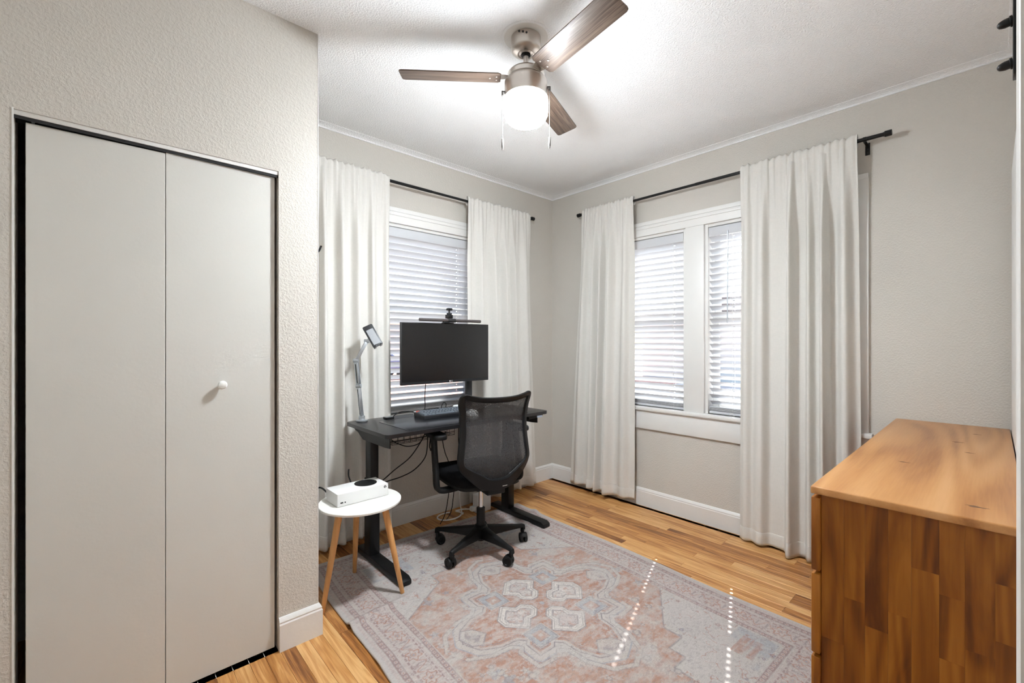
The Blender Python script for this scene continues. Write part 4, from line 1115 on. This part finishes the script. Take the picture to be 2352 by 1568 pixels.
# light bar and webcam on top of the monitor
def onmon(x, y, z): 
    c_, s_ = math.cos(ANG), math.sin(ANG); return Vector(((MXa + MXb) / 2 + x * c_ - y * s_, MY + x * s_ + y * c_, TZ + z))
lb = thing('monitor_light_bar', 'slim dark lamp bar lying across the top of the monitor', 'light bar', onmon(0.03, 0, h1))
p0_, p1_ = onmon(-0.235, -0.028, h1 + 0.020), onmon(0.268, -0.028, h1 + 0.020)
obj('bar', tube(B(), [p0_, p0_ + (p1_ - p0_) * 0.004, p1_ - (p1_ - p0_) * 0.004, p1_], [0.0085, 0.0105, 0.0105, 0.0085], 18), plain('brown_grey_metal', lin(104, 98, 98), 0.35, 0.6), lb)
bm = B(); a_, b_ = onmon(-0.012, -0.028, h1 + 0.020), onmon(0.048, -0.028, h1 + 0.020)
tube(bm, [a_, b_], 0.0135, 16)
box(bm, -0.035, 0.045, -0.018, 0.022, h1 + 0.0005, h1 + 0.006, 0.001, M=T(*onmon(0, 0, 0)) @ RZ(ANG))
obj('clamp', bm, M['dark_plastic'], lb)
obj('counterweight', box(B(), -0.015, 0.035, 0.018, 0.045, h1 - 0.05, h1 + 0.022, 0.006, M=T(*onmon(0, 0, 0)) @ RZ(ANG)), M['dark_plastic'], lb)
wc = thing('webcam', 'small black webcam perched above the monitor light bar', 'webcam', onmon(0.015, 0, h1 + 0.03))
Mw = T(*onmon(0.012, -0.004, h1)) @ RZ(ANG)
obj('mount', box(B(), -0.024, 0.026, -0.012, 0.014, 0.0345, 0.062, 0.004, M=Mw), M['black_plastic'], wc)
bm = B(); box(bm, -0.016, 0.020, -0.010, 0.010, 0.062, 0.074, 0.003, M=Mw); lathe(bm, [(0.007, 0.074), (0.006, 0.092), (0, 0.092)], 14, M=Mw @ T(0.002, 0, 0))
obj('swivel', bm, M['dark_plastic'], wc)
hd = obj('camera_head', box(B(), -0.020, 0.020, -0.016, 0.014, 0.090, 0.108, 0.006, 3, M=Mw @ T(0.002, 0, 0)), M['black_plastic'], wc)
obj('lens', lathe(B(), [(0.0, 0.0), (0.0055, 0.0), (0.0055, 0.002), (0, 0.001)], 16, M=Mw @ T(0.002, -0.016, 0.099) @ RX(PI / 2)), M['screen'], hd)

# phone stand
SX, SY = 1.190, 2.690
ps = thing('phone_stand', 'silver jointed phone stand clamped to the back left desk corner', 'phone stand', (SX, SY, TZ))
bm = lathe(B(), [(0.0, TZ), (0.034, TZ), (0.036, TZ + 0.004), (0.036, TZ + 0.010), (0.020, TZ + 0.014), (0.018, TZ + 0.022), (0, TZ + 0.022)], 32, M=T(SX, SY, 0))
bsx = obj('base', bm, M['silver'], ps)
def onray(u, v, Y): 
    r_ = (u - 1176) / 1017; dx = math.sin(CAM_YAW) + r_ * math.cos(CAM_YAW); dy = math.cos(CAM_YAW) - r_ * math.sin(CAM_YAW)
    t_ = Y / dy; return Vector((dx * t_, Y, 1.32 + (784 - v) / 1017 * t_))
J = [Vector((SX, SY, TZ + 0.026)), onray(824, 886, 2.69), onray(818, 828, 2.68), onray(843, 783, 2.66)]
for a_, b_ in zip(J[:-1], J[1:]):
    dv = (b_ - a_); L = dv.length; q_ = dv.to_track_quat('Z', 'X').to_matrix().to_4x4()
    Ml = T(*a_) @ q_
    s_ = obj('arm_link', box(B(), -0.010, 0.010, -0.012, 0.012, 0.010, L - 0.010, 0.002, M=Ml), M['silver'], ps)
    obj('slot', box(B(), -0.0105, 0.0105, -0.003, 0.003, 0.02, L - 0.02, 0.0, M=Ml), M['black_plastic'], s_)
for j_ in J: obj('hinge', tube(B(), [j_ + cr * -0.016, j_ + cr * 0.016], 0.0125, 16), M['silver'], ps)
pc = onray(856, 771, 2.63)
# plate axes: long axis leans right-down as seen, faces the chair
lx_ = (onray(867, 792, 2.60) - onray(843, 750, 2.66)).normalized(); nrm = lx_.cross((cr * 0.9 + cf * 0.35 + Vector((0, 0, 0.1)))).normalized(); sx_ = nrm.cross(lx_).normalized()
Mp = Matrix((( sx_.x, lx_.x, nrm.x, pc.x), (sx_.y, lx_.y, nrm.y, pc.y), (sx_.z, lx_.z, nrm.z, pc.z), (0, 0, 0, 1)))
hp = obj('holder_plate', prism(B(), rrect(-0.032, 0.032, -0.075, 0.075, 0.008, 4), -0.004, 0.004, M=Mp, bev=0.001), M['dark_plastic'], ps)
obj('grip_pad', prism(B(), rrect(-0.022, 0.022, -0.045, 0.060, 0.004, 3), 0.0042, 0.0062, M=Mp), plain('grey_grip', lin(150, 152, 155), 0.4, 0.3), hp)
obj('grip_pad', prism(B(), rrect(-0.022, 0.022, -0.045, 0.060, 0.004, 3), -0.0062, -0.0042, M=Mp), plain('grey_grip_back', lin(150, 152, 155), 0.4, 0.3), hp)
bm = B()
for xo in (-0.02, 0.02): box(bm, xo - 0.008, xo + 0.008, 0.068, 0.076, -0.026, 0.022, 0.002, M=Mp)
obj('hook', bm, M['dark_plastic'], hp)
obj('neck', tube(B(), [J[-1], pc], 0.009, 12), M['silver'], ps)

# ---------------------------------------------------------------- desk chair
ch = thing('desk_chair', 'black office chair with netted back on five casters', 'office chair', (1.75, 2.195, RZT), math.radians(-13))
SPK = [197, 269, 341, 53, 125]
for a in SPK:
    aa = math.radians(a) + math.radians(13)
    bm = B(); secs = [(0.022, 0.034, 0.075, 0.148), (0.07, 0.032, 0.082, 0.140), (0.16, 0.026, 0.088, 0.126), (0.255, 0.019, 0.090, 0.112), (0.288, 0.017, 0.088, 0.110), (0.304, 0.014, 0.072, 0.104)]
    rings = []
    for (r_, w_, z0_, z1_) in secs:
        rings.append([bm.verts.new((r_, y_, z_)) for y_, z_ in ((-w_, z0_ + 0.006), (-w_ * 0.8, z0_), (w_ * 0.8, z0_), (w_, z0_ + 0.006), (w_ * 0.7, z1_ - 0.004), (w_ * 0.4, z1_), (-w_ * 0.4, z1_), (-w_ * 0.7, z1_ - 0.004))])
    for p_, q_ in zip(rings[:-1], rings[1:]):
        for k in range(8): bm.faces.new((p_[k], p_[(k + 1) % 8], q_[(k + 1) % 8], q_[k]))
    bm.faces.new(rings[0][::-1]); bm.faces.new(rings[-1])
    for v in bm.verts: v.co = RZ(aa) @ v.co
    obj('base_leg', bm, M['black_plastic'], ch, w=False, smooth=40)
    # caster
    cx_, cy_ = 0.290 * math.cos(aa), 0.290 * math.sin(aa); sw = aa + 0.9 + 0.5 * math.sin(a)
    Mc = T(cx_, cy_, 0) @ RZ(sw)
    bm = B(); lathe(bm, [(0.0075, 0.050), (0.0075, 0.095)], 12, M=T(cx_, cy_, 0)); lathe(bm, [(0.013, 0.058), (0.013, 0.078), (0.010, 0.080)], 14, M=T(cx_, cy_, 0))
    # hood
    pr = [(0.030 * math.cos(t), 0.0) for t in ()]
    hood = [(-0.018 + 0.031 * math.cos(t), 0.030 + 0.031 * math.sin(t)) for t in [math.radians(20 + 140 * k / 10) for k in range(11)]] + [(-0.018 + 0.012 * math.cos(t), 0.030 + 0.012 * math.sin(t)) for t in [math.radians(160 - 140 * k / 6) for k in range(7)]]
    prism(bm, hood, -0.009, 0.009, M=Mc @ RX(PI / 2))
    cs = obj('caster', bm, M['black_plastic'], ch, w=False, smooth=35)
    for s in (-1, 1):
        bm = lathe(B(), [(0.0, 0.0), (0.018, 0.0), (0.020, 0.001), (0.0285, 0.002), (0.0300, 0.005), (0.0300, 0.015), (0.0285, 0.019), (0.020, 0.020), (0.018, 0.017), (0.0, 0.017)], 26, M=Mc @ T(-0.018, 0.0, 0.030) @ RX(-PI / 2 * s) @ T(0, 0, 0.004))
        obj('wheel', bm, M['black_plastic'], cs, w=False, smooth=35)
obj('base_hub', lathe(B(), [(0.020, 0.055), (0.026, 0.058), (0.028, 0.085), (0.040, 0.090), (0.046, 0.140), (0.036, 0.152), (0.030, 0.154), (0.0, 0.154)], 28), M['black_plastic'], ch, w=False)
obj('lift_cover', lathe(B(), [(0.0275, 0.150), (0.0265, 0.260), (0.024, 0.262), (0.0, 0.262)], 24), M['black_plastic'], ch, w=False)
obj('gas_lift', lathe(B(), [(0.014, 0.255), (0.014, 0.405)], 20), M['chrome'], ch, w=False)
bm = B(); box(bm, -0.075, 0.075, -0.10, 0.11, 0.395, 0.440, 0.012, 3); tube(bm, [(-0.05, 0.02, 0.418), (-0.17, 0.02, 0.420), (-0.20, 0.02, 0.412)], [0.006, 0.006, 0.010], 10)
obj('tilt_mechanism', bm, M['black_plastic'], ch, w=False)
# seat cushion
def rounded_pad(pts, z0, z1, edge, dome=0.0, cx=0, cy=0):
    bm = B(); n = len(pts); rings = []
    prof = [(0.97, z0), (1.0, z0 + edge * 0.5), (1.0, z1 - edge), (0.985, z1 - edge * 0.45), (0.955, z1 - edge * 0.12), (0.90, z1), (0.6, z1 + dome * 0.7), (0.3, z1 + dome), (0.0, z1 + dome)]
    for (s, z) in prof:
        if s == 0: rings.append([bm.verts.new((cx, cy, z))])
        else: rings.append([bm.verts.new((cx + (p[0] - cx) * s, cy + (p[1] - cy) * s, z)) for p in pts])
    bm.faces.new(rings[0][::-1])
    for a, b in zip(rings[:-1], rings[1:]):
        for k in range(n):
            k2 = (k + 1) % n
            if len(b) == 1: bm.faces.new((a[k], a[k2], b[0]))
            else: bm.faces.new((a[k], a[k2], b[k2], b[k]))
    return bm
spts = [(p.x, p.y) for p in spline([(-0.20, -0.17, 0), (-0.235, -0.05, 0), (-0.245, 0.10, 0), (-0.235, 0.24, 0), (-0.15, 0.292, 0), (0.0, 0.302, 0), (0.15, 0.292, 0), (0.235, 0.24, 0), (0.245, 0.10, 0), (0.235, -0.05, 0), (0.20, -0.17, 0), (0.08, -0.205, 0), (-0.08, -0.205, 0)], 6, True)]
bm = rounded_pad(spts, 0.458, 0.520, 0.03, 0.006, 0, 0.05)
for v in bm.verts: v.co.z -= 0.035 * max(0, (v.co.y - 0.17) / 0.14) ** 2
obj('seat', bm, M['black_fabric'], ch, w=False, smooth=60)
bm = rounded_pad([(p[0] * 0.93, p[1] * 0.93) for p in spts], 0.432, 0.462, 0.008, 0, 0, 0.05)
obj('seat_pan', bm, M['black_plastic'], ch, w=False, smooth=50)
# netted back
ZB = lambda z: z - RZT
def yb(x, z):
    pr = [(0.44, -0.205), (0.52, -0.232), (0.62, -0.252), (0.74, -0.240), (0.86, -0.236), (0.95, -0.252), (1.00, -0.275), (1.04, -0.30)]
    for (a, ya), (b, yb2) in zip(pr[:-1], pr[1:]):
        if z <= b: 
            t = max(0, (z - a) / (b - a)); t = t; y = ya + (yb2 - ya) * t; break
    else: y = pr[-1][1]
    return y + 1.05 * x * x
half = [(0.0, 0.998), (0.10, 1.001), (0.165, 1.012), (0.205, 1.022), (0.231, 1.008), (0.236, 0.970), (0.226, 0.90), (0.222, 0.80), (0.232, 0.70), (0.238, 0.63), (0.220, 0.575), (0.165, 0.515), (0.105, 0.465), (0.055, 0.447), (0.0, 0.443)]
pts_ = [Vector((x_, 0, z_)) for x_, z_ in half] + [Vector((-x_, 0, z_)) for x_, z_ in half[-2:0:-1]]
loop = spline(pts_, 5, True); nl = len(loop)
def inward(i, w):
    a, b = loop[i - 1], loop[(i + 1) % nl]; t = (b - a).normalized(); nrm_ = Vector((-t.z, 0, t.x))
    c_ = Vector((0, 0, 0.74)) - loop[i]
    if nrm_.dot(c_) < 0: nrm_ = -nrm_
    return loop[i] + nrm_ * w
bm = B(); sec = []
inner = []
for i, p in enumerate(loop):
    low = smooth01((0.62 - p.z) / 0.16)
    w_ = 0.033 + 0.040 * low; th = 0.012 + 0.012 * low
    q = inward(i, w_); m1 = inward(i, 0.004); m2 = inward(i, w_ - 0.004)
    inner.append(q)
    Yp = lambda u, o: (u.x, yb(u.x, u.z) + o, ZB(u.z))
    sec.append([bm.verts.new(Yp(p, -th * 0.4)), bm.verts.new(Yp(m1, -th)), bm.verts.new(Yp(m2, -th)), bm.verts.new(Yp(q, -th * 0.2)), bm.verts.new(Yp(q, th * 0.6)), bm.verts.new(Yp(m2, th)), bm.verts.new(Yp(m1, th)), bm.verts.new(Yp(p, th * 0.5))])
for i in range(nl):
    a, b = sec[i], sec[(i + 1) % nl]
    for k in range(8): bm.faces.new((a[k], a[(k + 1) % 8], b[(k + 1) % 8], b[k]))
bf = obj('back_frame', bm, M['black_plastic'], ch, w=False, smooth=50)
bm = B(); cen = Vector((0, 0, 0.76)); rings = []
for s in [1.02, 0.9, 0.78, 0.65, 0.5, 0.35, 0.2, 0.08]:
    rings.append([bm.verts.new((lambda u: (u.x, yb(u.x, u.z) + 0.002, ZB(u.z)))(cen + (q - cen) * s)) for q in inner])
cv = bm.verts.new((0, yb(0, cen.z) + 0.002, ZB(cen.z)))
for a, b in zip(rings[:-1], rings[1:]):
    for k in range(nl): bm.faces.new((a[k], a[(k + 1) % nl], b[(k + 1) % nl], b[k]))
for k in range(nl): bm.faces.new((rings[-1][k], rings[-1][(k + 1) % nl], cv))
obj('back_netting', bm, M['netting'], ch, w=False, smooth=80)
# bright bead round the netting's lower edge
tgb = [(q.x, yb(q.x, q.z) - 0.004, ZB(q.z)) for q in inner]
obj('netting_bead', tube(B(), tgb, 0.0022, 6, closed=True), M['dark_plastic'], bf, w=False, smooth=60)
Mt = T(0.045, yb(0.045, 0.474) - 0.0215, ZB(0.474)) @ RZ(0.10)
tg_ = obj('maker_tag', box(B(), -0.017, 0.017, -0.0016, 0.001, -0.0065, 0.0065, 0.0006, M=Mt), M['white_plastic'], bf, w=False)
tg_['label'] = 'small white tag low on the chair back'
# back post joining seat and back
bm = B(); box(bm, -0.060, 0.060, -0.215, -0.06, 0.405, 0.440, 0.008, 2); box(bm, -0.055, 0.055, -0.222, -0.185, 0.41, 0.50, 0.008, 2)
obj('back_post', bm, M['black_plastic'], ch, w=False)
for s in (-1, 1):
    bm = B()
    pth = spline([(s * 0.10, 0.02, 0.415), (s * 0.20, 0.00, 0.410), (s * 0.268, 0.0, 0.412), (s * 0.290, 0.005, 0.435), (s * 0.290, 0.020, 0.52), (s * 0.290, 0.045, 0.63), (s * 0.288, 0.065, 0.735)], 4)
    prev = None
    for i, p in enumerate(pth):
        t_ = (pth[min(i + 1, len(pth) - 1)] - pth[max(i - 1, 0)]).normalized()
        a1 = Vector((0, 1, 0)); a1 = (a1 - t_ * a1.dot(t_)).normalized(); a2 = t_.cross(a1)
        hw_, ht_ = 0.030 - 0.004 * i / len(pth), 0.013
        ring = [bm.verts.new(p + a1 * (hw_ * cx2) + a2 * (ht_ * cy2)) for cx2, cy2 in ((-1, -0.6), (-0.85, -1), (0.85, -1), (1, -0.6), (1, 0.6), (0.85, 1), (-0.85, 1), (-1, 0.6))]
        if prev:
            for k in range(8): bm.faces.new((prev[k], prev[(k + 1) % 8], ring[(k + 1) % 8], ring[k]))
        else: bm.faces.new(ring[::-1])
        prev = ring
    bm.faces.new(prev)
    ar = obj('armrest', bm, M['black_plastic'], ch, w=False, smooth=45)
    app = [(p.x, p.y) for p in spline([(s * 0.285 - 0.040, -0.05, 0), (s * 0.285 - 0.042, 0.05, 0), (s * 0.285 - 0.036, 0.15, 0), (s * 0.285, 0.178, 0), (s * 0.285 + 0.036, 0.15, 0), (s * 0.285 + 0.042, 0.05, 0), (s * 0.285 + 0.040, -0.05, 0), (s * 0.285, -0.078, 0)], 5, True)]
    obj('arm_pad', rounded_pad(app, 0.728, 0.756, 0.010, 0.001, s * 0.285, 0.05), M['black_plastic'], ar, w=False, smooth=50)
    obj('height_button', box(B(), s * 0.305 - 0.004, s * 0.305 + 0.004, 0.06, 0.08, 0.640, 0.655, 0.002), M['black_plastic'], ar, w=False)

# ---------------------------------------------------------------- side table and console
STX, STY, STZ = 0.987, 2.246, 0.490
st = thing('side_table', 'small round white side table on three light wooden legs', 'side table', (STX, STY, RZT))
obj('table_top', lathe(B(), [(0.0, STZ - 0.015), (0.196, STZ - 0.015), (0.205, STZ - 0.011), (0.206, STZ - 0.002), (0.204, STZ), (0.0, STZ)], 72, M=T(STX, STY, 0)), M['white_lacquer'], st)
for (fx, fy) in ((1.140, 2.082), (1.043, 2.455), (0.776, 2.204)):
    tx, ty = STX + (fx - STX) * 0.56, STY + (fy - STY) * 0.56
    zf = RZT + 0.0005 if fx > 0.85 else 0.001
    p0_, p1_ = Vector((fx, fy, zf)), Vector((tx, ty, STZ - 0.016))
    bm = tube(B(), [p0_, p0_ + (p1_ - p0_) * 0.004, p0_ + (p1_ - p0_) * 0.5, p1_], [0.0095, 0.0110, 0.0150, 0.0180], 20)
    obj('leg', bm, M['leg_wood'], st, smooth=45)
gc = thing('game_console', 'white box-shaped game console with a round black grille on the side table', 'game console', (0.990, 2.290, STZ), math.radians(0.5))
obj('body', box(B(), -0.1375, 0.1375, -0.0755, 0.0755, 0.0015, 0.0650, 0.002, 2), M['white_plastic'], gc, w=False)
gr = obj('fan_grille', lathe(B(), [(0.0, 0.0640), (0.0585, 0.0640), (0.0585, 0.0656), (0.056, 0.0662), (0, 0.0662)], 56, M=T(0.050, 0.012, 0)), M['black_plastic'], gc, w=False)
bm = B()
for a in range(-5, 6):
    for b in range(-5, 6):
        if math.hypot(a, b) < 5.2: lathe(bm, [(0.0036, 0.0661), (0.0036, 0.0665), (0.0, 0.0662)], 6, M=T(0.050 + a * 0.0102, 0.012 + b * 0.0102, 0))
o_ = obj('grille_holes', bm, M['print_black'], gr, w=False); o_['kind'] = 'stuff'
Mf = T(0.119, -0.0755, 0.050) @ RX(PI / 2)
obj('power_logo', lathe(B(), [(0.0, 0.0), (0.0072, 0.0), (0.0072, 0.0006), (0.0, 0.0006)], 28, M=Mf), M['print_black'], gc, w=False)
bm = B()
for s in (-1, 1):
    pl = spline([(s * 0.0058, 0.0042, 0), (s * 0.0012, 0.0012, 0), (-s * 0.0030, -0.0060, 0)], 5)
    tube(bm, [Mf @ Vector((p.x, p.y, 0.0007)) for p in pl], 0.0009, 6)
obj('logo_cross', bm, M['print_white'], gc, w=False)
bm = B(); box(bm, -0.1225, -0.1085, -0.0762, -0.0750, 0.0170, 0.0235)
obj('usb_port', bm, M['print_black'], gc, w=False)
obj('pair_button', lathe(B(), [(0, 0), (0.0034, 0), (0.0034, 0.0012), (0, 0.0012)], 16, M=T(-0.0985, -0.0755, 0.0200) @ RX(PI / 2)), M['print_black'], gc, w=False)
obj('rubber_feet', box(B(), -0.12, 0.12, -0.06, 0.06, 0.0, 0.0016), M['rubber'], gc, w=False)

# ---------------------------------------------------------------- cables and small fittings
def cable(label, pts, r=0.003, mat='black_plastic', name='cable', per=8):
    P_ = spline(pts, per)
    return tag(obj(name, tube(B(), P_, r, 8), M[mat], None, smooth=60, origin=P_[-1]), label, 'cable', 'cables around the desk')
cable('thin black cable hanging from the monitor onto the desk', [(1.625, 2.640, 1.06), (1.628, 2.66, 0.95), (1.625, 2.655, 0.86), (1.600, 2.650, 0.835), (1.570, 2.645, 0.830), (1.545, 2.63, 0.822)], 0.0028)
cable('short black cable from the small hub to the keyboard', [(1.395, 2.675, TZ + 0.006), (1.42, 2.69, TZ + 0.018), (1.47, 2.69, TZ + 0.034), (1.515, 2.65, TZ + 0.032), (1.535, 2.615, TZ + 0.022)], 0.0026)
cable('small black cable loop standing behind the keyboard', [(1.80, 2.715, TZ + 0.004), (1.805, 2.72, TZ + 0.035), (1.825, 2.722, TZ + 0.058), (1.845, 2.722, TZ + 0.045), (1.840, 2.718, TZ + 0.015), (1.86, 2.71, TZ + 0.004)], 0.0028)
cable('black cable drooping from the desk tray down to the game console', [(1.50, 2.45, TZ - 0.07), (1.48, 2.45, 0.70), (1.40, 2.46, 0.60), (1.29, 2.45, 0.545), (1.205, 2.40, 0.525), (1.128, 2.345, 0.515)], 0.0034)
cable('black cable curving lowest from the tray to the back of the game console', [(1.515, 2.45, TZ - 0.07), (1.525, 2.46, 0.68), (1.515, 2.47, 0.58), (1.44, 2.47, 0.515), (1.34, 2.45, 0.495), (1.22, 2.40, 0.503), (1.126, 2.36, 0.508)], 0.0034)
cable('black cable sagging in a shallow loop under the desk tray', [(1.27, 2.45, TZ - 0.09), (1.31, 2.45, 0.700), (1.38, 2.45, 0.672), (1.46, 2.45, 0.680), (1.50, 2.45, TZ - 0.08)], 0.0030)
cable('black cable from the tray passing behind the chair armrest', [(1.66, 2.45, TZ - 0.09), (1.68, 2.52, 0.66), (1.74, 2.58, 0.55), (1.80, 2.62, 0.45), (1.82, 2.64, 0.30), (1.80, 2.66, 0.10), (1.78, 2.70, 0.005)], 0.0030)
cable('black cable hanging to the floor just right of the chair armrest', [(1.80, 2.50, TZ - 0.06), (1.84, 2.56, 0.62), (1.88, 2.60, 0.45), (1.86, 2.63, 0.30), (1.85, 2.66, 0.10), (1.84, 2.72, 0.006)], 0.0028)
# bundled spare cable
pts = []
for k in range(60):
    a = k / 60 * 2 * PI * 5
    pts.append((1.555 + 0.016 * math.cos(a) + 0.002 * math.sin(3 * a), 2.455 + 0.004 * math.sin(2.3 * a), 0.672 + 0.050 * math.sin(a) + 0.012 * math.cos(a)))
pts = [(1.55, 2.45, TZ - 0.09)] + pts
cable('tied bundle of spare black cable hanging below the desk tray', pts, 0.0026, per=3)
cable('white cable arching down behind the chair from the desk underside', [(1.86, 2.47, TZ - 0.026), (1.915, 2.52, 0.74), (1.955, 2.57, 0.60), (1.95, 2.60, 0.45), (1.92, 2.64, 0.30), (1.93, 2.67, 0.15), (1.975, 2.70, 0.03), (2.00, 2.72, 0.024)], 0.0045, 'white_plastic')
lp = []
for k in range(13):
    a = math.radians(60 + 24 * k); lp.append((1.905 + 0.095 * math.cos(a), 2.765 + 0.075 * math.sin(a), 0.007 + 0.0009 * k))
lp += [(1.98, 2.79, 0.022), (2.03, 2.76, 0.03), (2.055, 2.71, 0.038)]
cable('white power cord coiled on the floor below the desk', lp, 0.0055, 'white_plastic')
pb = thing('power_strip', 'white power strip standing on the floor behind the chair', 'power strip', (2.17, 2.70, 0))
obj('body', box(B(), 2.10, 2.235, 2.672, 2.738, 0.0, 0.140, 0.008, 3), M['white_plastic'], pb)
obj('plug', box(B(), 2.060, 2.1005, 2.69, 2.725, 0.02, 0.055, 0.006, 2), M['white_plastic'], pb)
obj('plug', box(B(), 2.14, 2.18, 2.735, 2.765, 0.04, 0.08, 0.006, 2), M['dark_plastic'], pb)
cable('black cable leaving the back left of the game console', [(0.868, 2.368, 0.515), (0.845, 2.40, 0.545), (0.825, 2.42, 0.540), (0.800, 2.45, 0.47), (0.79, 2.50, 0.30), (0.80, 2.60, 0.10), (0.82, 2.66, 0.02)], 0.0045)
cable('thin black cable end poking up behind the game console', [(1.015, 2.372, 0.51), (1.012, 2.42, 0.53), (1.004, 2.44, 0.565), (1.005, 2.445, 0.595), (1.007, 2.445, 0.605)], 0.004)
wh = thing('wall_hook', 'small black hook sticking out past the closet corner', 'hook', (CX, 2.20, 1.77))
obj('hook_plate', box(B(), CX, CX + 0.004, 2.185, 2.215, 1.735, 1.79, 0.001), M['black_metal'], wh)
obj('hook_arm', tube(B(), spline([(CX + 0.003, 2.20, 1.745), (CX + 0.03, 2.20, 1.742), (CX + 0.050, 2.20, 1.755), (CX + 0.062, 2.20, 1.782)], 5), 0.0045, 10), M['black_metal'], wh)

# ---------------------------------------------------------------- outside, glimpsed through the blinds
GZ = -0.45
structure(obj('ground', box(B(), -40, 60, -40, 60, GZ - 0.2, GZ), M['gravel'], smooth=0))
structure(obj('ground_yard', box(B(), -4, 24, 9, 26, GZ, GZ + 0.02), plain('red_gravel', lin(196, 138, 120), 0.95, bump=0.02, bscale=30, var=0.15, vscale=2), smooth=0))
def house(label, x0, x1, y0, y1, h):
    o = thing('neighbour_house', label, 'house', ((x0 + x1) / 2, (y0 + y1) / 2, GZ))
    obj('house_wall', box(B(), x0, x1, y0, y1, GZ, GZ + h), M['outside_white'], o, smooth=0)
    bm = B(); xm_, ov = (y0 + y1) / 2, 0.4
    prism(bm, [(y0 - ov, GZ + h), (y1 + ov, GZ + h), (xm_, GZ + h + 1.6)], x0 - ov, x1 + ov, M=Matrix(((0, 0, 1, 0), (1, 0, 0, 0), (0, 1, 0, 0), (0, 0, 0, 1))))
    obj('roof', bm, M['roof'], o, smooth=0)
    return o
house('pale single-storey house seen through the blind behind the monitor', 4, 16, 27, 35, 3.0)
house('pale single-storey house seen through the double window blinds', 20, 28, -8, 12, 3.0)
car = thing('parked_car', 'blue car parked outside beyond the desk window', 'car', (9.0, 19.5, GZ))
cb_ = [(-2.1, 0.35), (2.1, 0.35), (2.15, 0.75), (1.9, 0.90), (0.95, 0.95), (0.45, 1.42), (-1.1, 1.42), (-1.7, 0.98), (-2.1, 0.92)]
obj('car_body', prism(B(), cb_, -0.85, 0.85, M=T(9.0, 19.5, GZ) @ RX(PI / 2), bev=0.05), M['blue_paint'], car)
for dx in (-1.3, 1.3):
    for dy in (-0.78, 0.78): obj('wheel', lathe(B(), [(0, -0.1), (0.30, -0.1), (0.33, -0.06), (0.33, 0.06), (0.30, 0.1), (0, 0.1)], 24, M=T(9.0 + dx, 19.5 + dy, GZ + 0.33) @ RX(PI / 2)), M['rubber'], car)
obj('car_window', prism(B(), [(0.80, 0.97), (0.42, 1.34), (-1.0, 1.34), (-1.45, 1.0)], -0.86, 0.86, M=T(9.0, 19.5, GZ) @ RX(PI / 2)), M['screen'], car)
